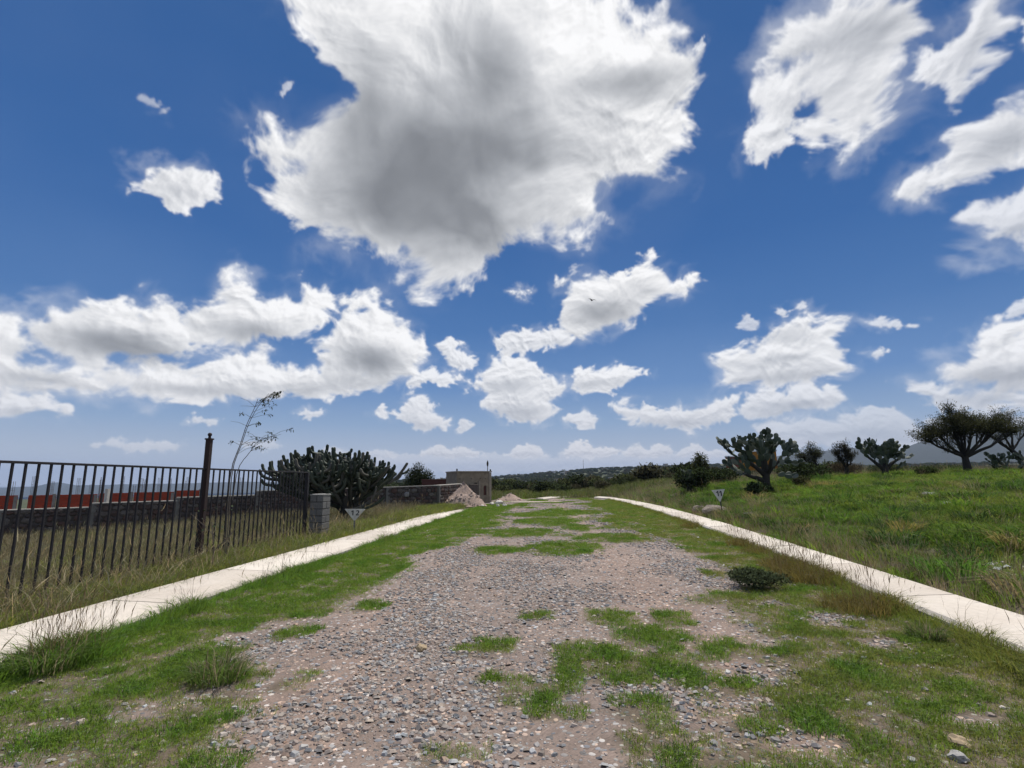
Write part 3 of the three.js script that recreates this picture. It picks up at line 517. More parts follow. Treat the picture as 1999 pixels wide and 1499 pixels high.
// ---------------------------------------------------------------- rubble stone wall with concrete columns
{
  const path = [[-28.2, -16.8, 0.6], [-24.04, -22, 0.62], [-22.07, -24.5, 0.62], [-22.07, -24.5, 0.8], [-19.6, -27, 0.82], [-19.6, -27, 0.98], [-16.72, -29.5, 1.02], [-16.72, -29.5, 1.25], [-10.26, -33, 1.36], [-7.44, -34.5, 1.43], [-6.75, -39.8, 1.5]];
  const t = thing('stone_wall', 'long stepped wall of dark rubble stone running from the field to the small building', 'wall', [-16.7, 0, -29.5]); t.position.y = 0;
  const O = V(-16.7, 0, -29.5);
  const tones = [[0.10, 0.068, 0.06], [0.13, 0.095, 0.085], [0.085, 0.07, 0.068], [0.15, 0.125, 0.11], [0.12, 0.07, 0.058], [0.17, 0.15, 0.135]];
  const mats = tones.map((c) => std({ color: rgb(...c.map((v) => v * 1.25)), map: repeat(speckTex, 2), bumpMap: repeat(grainBump, 3), bumpScale: 0.02 }));
  const mortar = std({ color: rgb(0.10, 0.088, 0.08), map: repeat(speckTex, 1.3) }), cement = std({ color: rgb(0.17, 0.17, 0.165), map: repeat(stainTex, 0.8) }), cope = std({ color: rgb(0.52, 0.50, 0.46), map: repeat(stainTex, 0.9) });
  const shapes = [1, 2, 3, 4, 5, 6].map((s) => rock(s * 7 + 3, 0.8, 1, 0.5)), r = rng(23), rest = []; let count = 0;
  const pieces = [];
  for (let i = 0; i < path.length - 1; i++) {
    const [ax, az, ay] = path[i], [bx, bz, by] = path[i + 1], L = Math.hypot(bx - ax, bz - az); if (L < 0.1) continue;
    const dx = (bx - ax) / L, dz = (bz - az) / L, nx = -dz, nz = dx, ang = Math.atan2(-dz, dx);          // normal towards the road
    const base = Math.min(landHeight(ax, az), landHeight(bx, bz)) - 0.25;
    const slab = (w, h0a, h0b, h1a, h1b, off) => { const P = [], c = [[ax, az], [bx, bz]], q = (k, s, y) => [c[k][0] + nx * (s * w / 2 + off) - O.x, y, c[k][1] + nz * (s * w / 2 + off) - O.z];
      const v = [q(0, 1, h0a), q(1, 1, h0b), q(1, 1, h1b), q(0, 1, h1a), q(0, -1, h0a), q(1, -1, h0b), q(1, -1, h1b), q(0, -1, h1a)];
      for (const [a, b, d, e] of [[0, 1, 2, 3], [5, 4, 7, 6], [3, 2, 6, 7], [4, 0, 3, 7], [1, 5, 6, 2]]) P.push(...v[a], ...v[b], ...v[d], ...v[a], ...v[d], ...v[e]);
      const g = new THREE.BufferGeometry(); g.setAttribute('position', new THREE.Float32BufferAttribute(P, 3)); g.computeVertexNormals(); return metric(g); };
    mesh('mortar', slab(0.34, base, base, ay - 0.05, by - 0.05, 0), mortar, t);
    mesh('coping', slab(0.44, ay - 0.05, by - 0.05, ay, by, 0), cope, t);
    const cols = L > 6 ? [0.02, 0.5] : [0.02];
    for (const u of cols) { const g = box(0.26, 0, 0.4); const s = u * L, cx = ax + dx * s, cz = az + dz * s; const c = mesh('column', box(0.24, mix(ay, by, u) - base - 0.05, 0.44, 0, base, 0), cement, t); c.position.set(cx - O.x, 0, cz - O.z); c.rotation.y = ang; }
    for (let y = base + 0.4; y < Math.max(ay, by) - 0.1;) {
      const h = 0.15 + 0.13 * r();
      for (let s = 0.1 * r(); s < L;) {
        const w = 0.2 + 0.26 * r(), top = mix(ay, by, s / L) - 0.06, hh = Math.min(h, top - y);
        if (hh > 0.07 && s + w < L + 0.05) { const sx = s + w / 2; pieces.push([ax + dx * sx + nx * 0.165, y + hh / 2 + (r() - 0.5) * 0.03, az + dz * sx + nz * 0.165, w * 0.55, hh * 0.62, ang, Math.hypot(ax + dx * sx, az + dz * sx), Math.floor(r() * 6), Math.floor(r() * 6), (r() - 0.5) * 0.5]); }
        s += w * 0.97;
      }
      y += h * 0.97;
    }
  }
  pieces.sort((a, b) => b[3] * b[4] / (b[6] * b[6]) - a[3] * a[4] / (a[6] * a[6]));
  const visible = pieces;
  for (const [x, y, z, w, h, ang, d, sh, m, tilt] of visible) {
    if (count < 300) { const s = mesh('stone', shapes[sh], mats[m], t); s.position.set(x - O.x, y, z - O.z); s.rotation.set(0, ang, tilt * 0.4); s.scale.set(w * 0.85, h * 1.05, 0.075); count++; }
    else { const g = shapes[sh].clone(); g.applyMatrix4(new THREE.Matrix4().compose(V(x - O.x, y, z - O.z), new THREE.Quaternion().setFromEuler(new THREE.Euler(0, ang, tilt * 0.4)), V(w * 0.85, h * 1.05, 0.075))); (rest[m] ??= []).push(g); }
  }
  rest.forEach((list, m) => { if (list?.length) mesh('small_stones', list, mats[m], t).userData.kind = 'stuff'; });
  const pale = mesh('stone', shapes[2], std({ color: rgb(0.36, 0.35, 0.33), map: repeat(speckTex, 2) }), t); pale.userData.label = 'pale squarish stone set in the wall';
  pale.position.set(-9.08 - O.x, 0.86, -33.36 - O.z); pale.rotation.y = 0.45; pale.scale.set(0.2, 0.22, 0.1);
}
// ---------------------------------------------------------------- unfinished brick walls behind it
{
  const brickTex = texture(256, (u, v) => { const row = Math.floor(v * 8), q = (u * 4 + (row % 2) * 0.5) % 1, vv = (v * 8) % 1, joint = q < 0.05 || vv < 0.13; const n = noise3(Math.floor(u * 4 + (row % 2) * 0.5) * 3.7, row * 5.1, 2), f = tileNoise(u, v, 30, 3, 6); return joint ? [0.42, 0.33, 0.29] : [0.60 + n * 0.16 + f * 0.12, 0.235 + n * 0.07 + f * 0.06, 0.145 + n * 0.04 + f * 0.04]; });
  brickTex.repeat.set(1.04, 1.3);
  const brick = std({ map: brickTex, color: rgb(0.92, 0.76, 0.62) }), cement = std({ color: rgb(0.26, 0.255, 0.245), map: repeat(stainTex, 0.9) }), rust = std({ color: rgb(0.10, 0.075, 0.062), roughness: 0.8, metalness: 0.3 });
  const runs = [[-33.2, -24.2, -30.39, -28.7, 1.12], [-30.16, -29.14, -29.52, -30.2, 1.1], [-29.46, -30.3, -28.34, -31.8, 1.1], [-28.27, -31.9, -27.13, -33.2, 1.14], [-27.09, -33.24, -25.51, -34.8, 1.16], [-25.41, -34.9, -24.27, -35.9, 1.24]];
  const words = ['leftmost red brick wall stub cut off by the edge of the photo', 'second red brick wall stub from the left behind the stone wall', 'third red brick wall stub from the left behind the stone wall', 'fourth red brick wall stub from the left behind the stone wall', 'longest red brick wall stub left of the brown fence post', 'rightmost red brick wall stub just left of the brown fence post'];
  runs.forEach(([ax, az, bx, bz, top], i) => {
    const L = Math.hypot(bx - ax, bz - az), base = landHeight((ax + bx) / 2, (az + bz) / 2) - 0.15, t = thing('brick_wall', words[i], 'wall', [(ax + bx) / 2, base, (az + bz) / 2], Math.atan2(-(bz - az), bx - ax), 'unfinished brick walls beyond the stone wall');
    mesh('brickwork', box(L, top - base, 0.14), brick, t);
    mesh('column', box(0.15, top - base + (i % 2 ? 0.06 : -0.05), 0.17, L / 2 - 0.1, 0, 0), cement, t);
  });
  const proto = thing('rebar_column', 'thin steel rebar bundle standing up behind the brick walls', 'rebar', [-30.67, 0, -28.6], 0, 'rebar bundles above the brick walls');
  for (const [dx, dz] of [[-0.06, -0.06], [0.06, -0.06], [0.06, 0.06], [-0.06, 0.06]]) mesh('rod', new THREE.CylinderGeometry(0.009, 0.009, 3.4, 5).translate(dx, 0.2, dz), rust, proto);
  mesh('stirrup', [0.2, 0.8, 1.4].map((y) => new THREE.TorusGeometry(0.08, 0.006, 4, 4).rotateZ(Math.PI / 4).rotateX(Math.PI / 2).translate(0, y, 0)), rust, proto);
  const r = rng(9), px = [[-30.3, -29.24, 0.3], [-29.82, -29.96, 0], [-29.12, -31, 0.2], [-28.8, -31.6, -0.2], [-28.41, -31.92, 0.25], [-27.7, -32.74, 0.3], [-27.3, -33.3, -0.3], [-26.87, -33.6, 0.1], [-26.3, -34.2, 0.2], [-25.84, -34.6, 0.15], [-25.07, -35.3, 0.25], [-24.4, -36.4, 0], [-22.6, -37.6, 0.2], [-31.2, -28, -0.1], [-29.4, -33, 0.1], [-27.9, -34.6, 0.2], [-26.1, -36.4, 0]];
  for (const [x, z, d] of px) copyOf(proto, [x - 0.1, d, z - 0.3], r() * 1.5);
  const w = mesh('concrete_post', box(0.16, 2.1, 0.16, 0, -1.0, 0), std({ color: rgb(0.62, 0.61, 0.58), map: repeat(stainTex, 1) })); w.position.set(-22.9, 0.35, -26.3); tag(w, 'short pale concrete post standing just above the stone wall among brick walls', 'post');
}
// ---------------------------------------------------------------- small rendered building at the end of the wall
{
  const ax = -7.18, az = -40.6, bx = -4.72, bz = -42.0, L = Math.hypot(bx - ax, bz - az), ang = Math.atan2(-(bz - az), bx - ax);
  const t = thing('guard_house', 'small flat roofed grey brown rendered building behind the sand heap', 'building', [(ax + bx) / 2, -0.1, (az + bz) / 2], ang);
  const render = std({ color: rgb(0.27, 0.235, 0.185), map: repeat(stainTex, 0.5), bumpMap: repeat(grainBump, 2), bumpScale: 0.008 }), pale = std({ color: rgb(0.34, 0.31, 0.265), map: repeat(stainTex, 0.6) }), dark = std({ color: rgb(0.05, 0.045, 0.04) }), red = std({ color: rgb(0.10, 0.028, 0.022), roughness: 0.6 });
  const H = 2.45, w = L;
  // front wall as a shape with a window and a high slot
  const sh = new THREE.Shape(); sh.moveTo(-w / 2, 0); sh.lineTo(w / 2 - 0.16, 0); sh.lineTo(w / 2 - 0.16, H); sh.lineTo(-w / 2, H); sh.closePath();
  const hole = (x, y, a, b, arch) => { const p = new THREE.Path(); p.moveTo(x, y); p.lineTo(x + a, y); p.lineTo(x + a, y + b); if (arch) p.absarc(x + a / 2, y + b, a / 2, 0, Math.PI, false); p.lineTo(x, y + b); p.closePath(); sh.holes.push(p); };
  hole(w / 2 - 0.62, 0.68, 0.24, 0.62, true); hole(-w / 2 + 1.42, 1.55, 0.26, 0.09);
  mesh('wall', metric(new THREE.ExtrudeGeometry(sh, { depth: 0.16, bevelEnabled: false }).translate(0, 0, -0.16)), render, t);
  mesh('wall', box(0.16, H, 2.4, -w / 2 + 0.08, 0, -1.365), render, t); mesh('wall', box(w - 0.4, H, 0.16, 0, 0, -2.5), render, t);
  mesh('corner_column', box(0.18, H - 0.02, 0.22, w / 2 - 0.07, 0, -0.06), pale, t); mesh('wall', box(0.15, H - 0.01, 2.3, w / 2 - 0.085, 0, -1.325), pale, t);
  const win = mesh('window', box(0.3, 0.8, 0.03, w / 2 - 0.5, 0.64, -0.11), red, t); for (const k of [-0.06, 0.06]) mesh('bar', box(0.015, 0.74, 0.02, w / 2 - 0.5 + k, 0.68, -0.075), dark, win);
  mesh('pilaster', box(0.14, 1.75, 0.09, 0.42, 0, 0.047), pale, t);
  mesh('roof_slab', box(w + 0.1, 0.09, 2.7, 0, H, -1.27), pale, t);
  for (const [x, h] of [[-w / 2, 0.17], [w / 2 - 0.02, 0.13]]) mesh('corner_stub', box(0.09, h, 0.09, x * 0.99, H + 0.09, -0.03), dark, t);
  for (const x of [-w / 2 + 0.25, -0.25, 0.5, 0.92]) mesh('drain_hole', new THREE.CylinderGeometry(0.035, 0.035, 0.06, 8).rotateX(Math.PI / 2).translate(x, 1.95, 0.02), dark, t);
  const l = thing('roof_lamp_post', 'dark slim lamp post standing on the roof of the small building', 'lamp post', [-5.02, 2.44, -42.3]);
  mesh('pole', new THREE.CylinderGeometry(0.025, 0.03, 0.7, 8).translate(0, 0.32, 0), dark, l);
  const body = new THREE.LatheGeometry([[0.0, 0.36], [0.05, 0.38], [0.075, 0.5], [0.085, 0.62], [0.055, 0.74], [0.03, 0.78], [0, 0.79]].map(([a, b]) => new THREE.Vector2(a, b)), 10);
  mesh('lamp_body', body, dark, l); mesh('lamp_cap', new THREE.ConeGeometry(0.06, 0.09, 8).translate(0.01, 0.83, 0), std({ color: rgb(0.3, 0.3, 0.3) }), l);
  const p = thing('side_wall', 'low dark rubble wall stub joined to the front of the small building', 'wall', [-5.95, 0, -40.9], ang);
  mesh('stonework', box(0.62, 1.5, 0.22, 0, -0.1, 0), std({ color: rgb(0.17, 0.14, 0.125), map: repeat(speckTex, 1.2), bumpMap: repeat(grainBump, 1.5), bumpScale: 0.03 }), p); mesh('coping', box(0.68, 0.05, 0.28, 0, 1.4, 0), pale, p);
  const rb = thing('red_wall', 'dark red brick wall low behind the stone wall next to the small building', 'wall', [-9.4, -0.1, -45.5], -0.1);
  mesh('brickwork', box(3.4, 1.9, 0.2), std({ color: rgb(0.12, 0.045, 0.035), map: repeat(speckTex, 1) }), rb); mesh('coping', box(3.5, 0.06, 0.26, 0, 1.9, 0), std({ color: rgb(0.14, 0.07, 0.055) }), rb);
}
// ---------------------------------------------------------------- heaps of pink sand and rubble, white stones
function heap(name, label, x, z, rx, rz, h, seed, lumps) {
  const t = thing(name, label, 'heap', [x, landHeight(x, z), z], 0, 'sand heaps by the road'), n = 40, m = 16, P = [], I = [];
  const hy = (q, a) => h * Math.pow(Math.max(0, 1 - q), 0.92) * (1 + 0.22 * noise3(Math.cos(a) * 1.5 + seed, q * 3, Math.sin(a) * 1.5)) - 0.05 + 0.09 * h * noise3(Math.cos(a) * q * 9 + seed, 3, Math.sin(a) * q * 9) + 0.05 * h * noise3(Math.cos(a) * q * 25, 8, Math.sin(a) * q * 25 + seed);
  const pos = (q, a) => { const k = 1 + 0.18 * noise3(Math.cos(a) * 1.3, seed, Math.sin(a) * 1.3); return [Math.cos(a) * q * rx * k, hy(q, a), Math.sin(a) * q * rz * k]; };
  for (let i = 0; i <= m; i++) for (let k = 0; k <= n; k++) P.push(...pos(Math.pow(i / m, 0.9) * 1.05, k / n * 6.28319));
  for (let i = 0; i < m; i++) for (let k = 0; k < n; k++) { const p = i * (n + 1) + k; I.push(p, p + 1, p + n + 1, p + 1, p + n + 2, p + n + 1); }
  const g = new THREE.BufferGeometry(); g.setAttribute('position', new THREE.Float32BufferAttribute(P, 3)); g.setIndex(I); g.computeVertexNormals();
  if (g.attributes.normal.getY(5 * (n + 1)) < 0) { g.index.array.forEach((v, i, a) => { if (i % 3 === 0) { const q = a[i]; a[i] = a[i + 1]; a[i + 1] = q; } }); g.computeVertexNormals(); }
  mesh('sand', metric(g), std({ color: rgb(0.72, 0.54, 0.44), map: repeat(speckTex, 1.3), bumpMap: repeat(grainBump, 1.5), bumpScale: 0.05, roughness: 1 }), t);
  const r = rng(seed), shapes = [rock(seed, 0.6), rock(seed + 1, 0.6), rock(seed + 2, 0.7)], mats = [std({ color: rgb(0.62, 0.50, 0.42), map: repeat(speckTex, 2) }), std({ color: rgb(0.46, 0.36, 0.31), map: repeat(speckTex, 2) }), std({ color: rgb(0.56, 0.50, 0.45), map: repeat(speckTex, 2) })];
  for (let i = 0; i < lumps; i++) { const q = Math.sqrt(r()) * 0.95, a = r() * 6.28, [px, py, pz] = pos(q, a), s = 0.04 + 0.09 * r() * r(), o = mesh('stone', shapes[i % 3], mats[i % 3], t); o.position.set(px, py + s * 0.2, pz); o.rotation.set(r(), r() * 6, r()); o.scale.setScalar(s); }
}
heap('sand_heap', 'larger cone of pink sand and rubble in front of the small building', -5.85, -35.9, 1.6, 1.3, 1.5, 41, 110);
heap('sand_heap', 'smaller pale pink sand heap right of the small building', -3.5, -45.6, 1.25, 1.0, 0.68, 52, 40);
{
  const spread = std({ color: rgb(0.66, 0.54, 0.45), map: repeat(speckTex, 1.2), bumpMap: repeat(grainBump, 1.2), bumpScale: 0.02 }), g = new THREE.CircleGeometry(1, 28), p = g.attributes.position;
  for (let i = 0; i < p.count; i++) { const x = p.getX(i), y = p.getY(i), k = 1 + 0.35 * noise3(x * 2, 4, y * 2); p.setXYZ(i, x * k * 2.6, 0.03 * (1 - x * x - y * y) + 0.012, y * k * 1.1); }
  g.computeVertexNormals(); const s = mesh('sand_spill', metric(g), spread); s.position.set(-1.6, 0.02, -42.4); tag(s, 'flat spill of pale pink sand on the road near the smaller heap', 'sand');
  const white = std({ color: rgb(0.70, 0.69, 0.66), map: repeat(stainTex, 2) }), words = ['leftmost small white painted stone near the end of the left kerb', 'white painted stone second from left near the larger sand heap', 'flattest white stone in front of the pair near the left kerb', 'largest white painted stone near the end of the left kerb', 'rightmost white painted stone near the end of the left kerb'];
  [[-4.56, -35.3, 0.13], [-4.18, -37.6, 0.2], [-3.5, -35.2, 0.14], [-3.79, -39.2, 0.26], [-3.12, -35.9, 0.17]].forEach(([x, z, s], i) => { const o = mesh('white_stone', rock(70 + i, 0.65, 1, 0.5), white); o.position.set(x, landHeight(x, z) + s * 0.4, z); o.rotation.y = i * 1.7; o.scale.setScalar(s); tag(o, words[i], 'stone', 'white stones by the kerb end'); });
}
// ---------------------------------------------------------------- the large candelabra cactus
{
  const X = -8.75, Z = -23, t = thing('candelabra_cactus', 'huge many armed dark green candelabra cactus behind the block pillar', 'cactus', [X, landHeight(X, Z), Z]);
  const green = [[0.03, 0.045, 0.027], [0.042, 0.06, 0.037], [0.075, 0.09, 0.062]].map((c) => std({ color: rgb(...c), roughness: 0.7, map: repeat(grainTex, 3) })), bark = std({ color: rgb(0.085, 0.075, 0.062), map: repeat(speckTex, 2), bumpMap: repeat(grainBump, 3), bumpScale: 0.02 }), pale = std({ color: rgb(0.12, 0.115, 0.095), map: repeat(grainTex, 2), roughness: 0.8 });
  const r = rng(77);
  mesh('trunk', [tube([V(0, -0.3, 0), V(0.03, 0.3, 0), V(0, 0.75, 0.02)], [0.30, 0.25, 0.22], 9), tube([V(0, 0.1, 0), V(0.35, 0.45, 0.1), V(0.8, 0.85, 0.1)], [0.2, 0.17, 0.12], 8), tube([V(0, 0.15, 0), V(-0.4, 0.6, 0.15), V(-0.8, 1.0, 0.2)], [0.2, 0.17, 0.12], 8), tube([V(0, 0.15, 0), V(0, 0.6, 0.45), V(0.05, 1.0, 0.75)], [0.19, 0.16, 0.11], 8), tube([V(0, 0.15, 0), V(0.1, 0.6, -0.45), V(0.05, 1.0, -0.75)], [0.19, 0.16, 0.11], 8)], bark, t);
  const small = [];
  const arm = (a, b, c, r0, mat, r1 = r0 * 0.92, bulk = false) => {           // quadratic curve with a rounded tip
    const pts = [], rad = [], n = 6; for (let i = 0; i <= n; i++) { const u = i / n; pts.push(V().addScaledVector(a, (1 - u) * (1 - u)).addScaledVector(b, 2 * u * (1 - u)).addScaledVector(c, u * u)); rad.push(mix(r0, r1, u)); }
    const d = pts[n].clone().sub(pts[n - 1]).normalize(); pts.push(pts[n].clone().addScaledVector(d, r1 * 0.7), pts[n].clone().addScaledVector(d, r1 * 1.05)); rad.push(r1 * 0.75, r1 * 0.25);
    if (bulk) { small.push(tube(pts, rad, 8, 4)); return; }
    return mesh('arm', tube(pts, rad, 10, 5), mat, t);
  };
  const bezier = (a, b, c, u) => V().addScaledVector(a, (1 - u) * (1 - u)).addScaledVector(b, 2 * u * (1 - u)).addScaledVector(c, u * u);
  let count = 0;
  for (let k = 0; k < 34; k++) {                               // main limbs rise from the fork and spread into a broad flat crown
    const az = k * 2.39996 + r() * 0.3, reach = Math.sqrt((k + 0.5) / 34), rx = 2.3 * reach, rz = 1.7 * reach, tx = Math.cos(az) * rx - 0.85, tz = Math.sin(az) * rz;
    const ty = 2.55 + 0.25 * r() - 0.85 * Math.pow(reach, 3) + (tx < -0.6 && tx > -2.2 ? 0.2 : 0);
    const a = V(tx * 0.16, 0.5 + 0.4 * r(), tz * 0.16), e = V(tx * 1.05, ty, tz), m = V(tx * (0.75 + 0.45 * r()), mix(a.y, ty, 0.3), tz * 0.9);
    arm(a, m, e, 0.074, r() < 0.3 ? pale : green[k % 3], 0.058); count++;
    const nsub = 7 + Math.floor(r() * 2);
    for (let j = 0; j < nsub && count < 284; j++) {
      const u = 0.4 + 0.58 * (j + r()) / nsub, s = V().addScaledVector(a, (1 - u) * (1 - u)).addScaledVector(m, 2 * u * (1 - u)).addScaledVector(e, u * u), q = r() * 6.28, out = 0.25 + 0.5 * r(), lim = 3.0 - 0.85 * Math.pow(Math.abs(s.x + 0.85) / 2.4, 2.4) + 0.25 * r();
      const tip = V(s.x + Math.cos(q) * out + tx * 0.12, Math.max(s.y + 0.18, Math.min(lim, s.y + 0.22 + 0.42 * r())), s.z + Math.sin(q) * out * 0.9);
      arm(s, V(mix(s.x, tip.x, 0.95), s.y + 0.04, mix(s.z, tip.z, 0.95)), tip, 0.06, r() < 0.25 ? pale : green[Math.floor(r() * 3)], 0.064); count++;
    }
    for (let j = 0; j < 8; j++) {
      const u = 0.42 + 0.58 * r(), s = bezier(a, m, e, u), q = r() * 6.28, out = 0.12 + 0.5 * r(), lim = 2.95 - 0.9 * Math.pow(Math.abs(s.x + 0.85) / 2.4, 2.4) + 0.2 * r();
      const tip = V(s.x + Math.cos(q) * out + tx * 0.1, Math.max(s.y + 0.1, Math.min(lim, s.y + 0.15 + 0.5 * r())), s.z + Math.sin(q) * out * 0.9);
      arm(s, V(mix(s.x, tip.x, 1), s.y - 0.02, mix(s.z, tip.z, 1)), tip, 0.054, null, 0.058, true);
    }
  }
  // the low limbs that reach out to the right and the hooked ones on the left
  for (const [a, b, c, q] of [[[0.6, 0.9, 0.2], [1.3, 1.1, 0.2], [2.35, 1.95, 0.2], 0.075], [[2.0, 1.55, 0.2], [2.5, 1.75, 0.2], [2.95, 2.38, 0.25], 0.06], [[2.55, 1.95, 0.2], [2.9, 1.95, 0.2], [3.02, 2.12, 0.2], 0.05], [[2.3, 1.72, 0.2], [2.55, 1.7, 0.25], [2.66, 1.9, 0.25], 0.045], [[1.9, 1.5, 0.2], [2.2, 1.9, 0.2], [2.28, 2.32, 0.15], 0.055], [[1.0, 1.3, 0.3], [1.6, 1.7, 0.3], [2.05, 2.25, 0.3], 0.05], [[1.0, 1.5, 0.1], [1.3, 2.1, 0.1], [2.0, 2.28, 0.1], 0.05],
    [[0.3, 0.5, 0.4], [1.0, 0.5, 0.5], [1.75, 1.25, 0.5], 0.07], [[0.7, 0.5, 0.6], [1.4, 0.5, 0.6], [1.9, 0.95, 0.5], 0.055], [[1.2, 0.7, 0.6], [1.5, 0.9, 0.7], [1.55, 1.4, 0.6], 0.05],
    [[-1.6, 1.3, 0.3], [-2.9, 1.5, 0.3], [-3.0, 2.05, 0.3], 0.055], [[-1.4, 1.2, 0.4], [-3.0, 1.35, 0.4], [-3.2, 1.95, 0.4], 0.055], [[-2.6, 1.52, 0.4], [-3.25, 1.5, 0.4], [-3.32, 1.72, 0.4], 0.05], [[-0.9, 0.9, 0.4], [-2.2, 0.9, 0.6], [-2.4, 1.7, 0.6], 0.06], [[-0.8, 0.8, 0.4], [-1.6, 0.7, 0.8], [-1.9, 1.35, 0.8], 0.06]]) arm(V(a[0] * 0.86, a[1], a[2]), V(b[0] * 0.86, b[1], b[2]), V(c[0] * 0.86, c[1], c[2]), q, count % 2 ? pale : green[count % 3]), count++;
  mesh('small_arms', small, green[1], t).userData.kind = 'stuff';
}

// ---------------------------------------------------------------- foliage builders
// many small leaf faces: at(i) gives a centre and how far to stray; each leaf is a bent diamond
function leaves(n, at, len, wid, r, lift = 0.3) {
  const P = new Float32Array(n * 12), N = new Float32Array(n * 12), I = new Uint32Array(n * 6), d = V(), s = V(), c = V(), nn = V();
  for (let i = 0; i < n; i++) {
    at(i, c); const a = r() * 6.283, e = (r() - 0.5 + lift * 0.5) * 2.2, l = len * (0.6 + 0.8 * r()), w = wid * (0.6 + 0.8 * r());
    d.set(Math.cos(a) * Math.cos(e), Math.sin(e), Math.sin(a) * Math.cos(e)); s.set(r() - 0.5, r() - 0.5, r() - 0.5).cross(d).normalize(); nn.crossVectors(d, s).normalize(); if (nn.y < 0) nn.negate();
    const o = i * 12, put = (k, x) => { P[o + k * 3] = x.x; P[o + k * 3 + 1] = x.y; P[o + k * 3 + 2] = x.z; N[o + k * 3] = nn.x; N[o + k * 3 + 1] = nn.y; N[o + k * 3 + 2] = nn.z; };
    put(0, c); put(1, c.clone().addScaledVector(d, l * 0.5).addScaledVector(s, w * 0.5)); put(2, c.clone().addScaledVector(d, l).addScaledVector(nn, -l * 0.12)); put(3, c.clone().addScaledVector(d, l * 0.5).addScaledVector(s, -w * 0.5));
    I.set([i * 4, i * 4 + 1, i * 4 + 2, i * 4, i * 4 + 2, i * 4 + 3], i * 6);
  }
  const g = new THREE.BufferGeometry(); g.setAttribute('position', new THREE.BufferAttribute(P, 3)); g.setAttribute('normal', new THREE.BufferAttribute(N, 3)); g.setIndex(new THREE.BufferAttribute(I, 1)); return g;
}
const leafMat = (r, g, b, t = 0.5) => new THREE.MeshPhysicalMaterial({ color: rgb(r, g, b), roughness: 0.95, transmission: t, thickness: 0, ior: 1.3, specularIntensity: 0.3, side: THREE.DoubleSide });
const barkDark = std({ color: rgb(0.05, 0.043, 0.036), map: repeat(speckTex, 2), bumpMap: repeat(grainBump, 3), bumpScale: 0.03 });
const bez = (a, b, c, u) => V().addScaledVector(a, (1 - u) * (1 - u)).addScaledVector(b, 2 * u * (1 - u)).addScaledVector(c, u * u);
// a thorn tree: trunk, limbs to each crown mass, twigs and feathery leaves in it
function thornTree(label, pos, group, o) {
  const t = thing('thorn_tree', label, 'tree', pos, 0, group), r = rng(o.seed), limbs = [], twigs = [], tips = [];
  const fork = V(...o.fork), mid = V(o.fork[0] * 0.35, o.fork[1] * 0.55, o.fork[2] * 0.4);
  mesh('trunk', tube([V(0, -0.25, 0), V(mid.x * 0.3, 0.12, mid.z * 0.3), mid, fork], [o.r * 1.25, o.r * 1.02, o.r * 0.9, o.r * 0.72], 9), barkDark, t);
  for (const [cx, cy, cz, rx, ry, rz, dens] of o.masses) {
    const c = V(cx, cy, cz), lo = V(cx, cy - ry * 0.6, cz), b = V(mix(fork.x, cx, 0.5) + (r() - 0.5) * 0.3, mix(fork.y, lo.y, 0.36), mix(fork.z, cz, 0.5) + (r() - 0.5) * 0.3), pts = [], rad = [];
    for (let i = 0; i <= 6; i++) { const q = bez(fork, b, lo, i / 6); q.x += (r() - 0.5) * 0.09; q.y += (r() - 0.5) * 0.07; pts.push(q); rad.push(mix(o.r * 0.5, o.r * 0.16, i / 6)); }
    pts[0].copy(fork).y -= 0.05; limbs.push(tube(pts, rad, 6));
    for (let k = 0; k < o.twigs * dens; k++) {
      const s = pts[3 + Math.floor(r() * 4)], a = r() * 6.28, el = Math.acos(2 * r() - 1), q = Math.pow(r(), 0.4), e = V(cx + Math.cos(a) * Math.sin(el) * rx * q, cy + Math.cos(el) * ry * q * (Math.cos(el) < 0 ? 0.75 : 1), cz + Math.sin(a) * Math.sin(el) * rz * q), m = bez(s, V(mix(s.x, e.x, 0.4), mix(s.y, e.y, 0.75), mix(s.z, e.z, 0.4)), e, 0.5);
      m.x += (r() - 0.5) * 0.2; m.y += (r() - 0.5) * 0.16; twigs.push(tube([s, m, e], [o.r * 0.09, o.r * 0.06, 0.006], 3, 0, false)); tips.push([m, e]);
    }
  }
  mesh('limb', limbs, barkDark, t); mesh('twigs', twigs, barkDark, t).userData.kind = 'stuff';
  const n = Math.floor(tips.length * o.leaves);
  const g = leaves(n, (i, c) => { const [m, e] = tips[i % tips.length], u = r() * 1.15; c.copy(m).lerp(e, u); c.x += (r() - 0.5) * o.stray; c.y += (r() - 0.5) * o.stray * 0.8; c.z += (r() - 0.5) * o.stray; }, o.leaf[0], o.leaf[1], r, 0.5);
  mesh('crown', g, o.mat, t); return t;
}
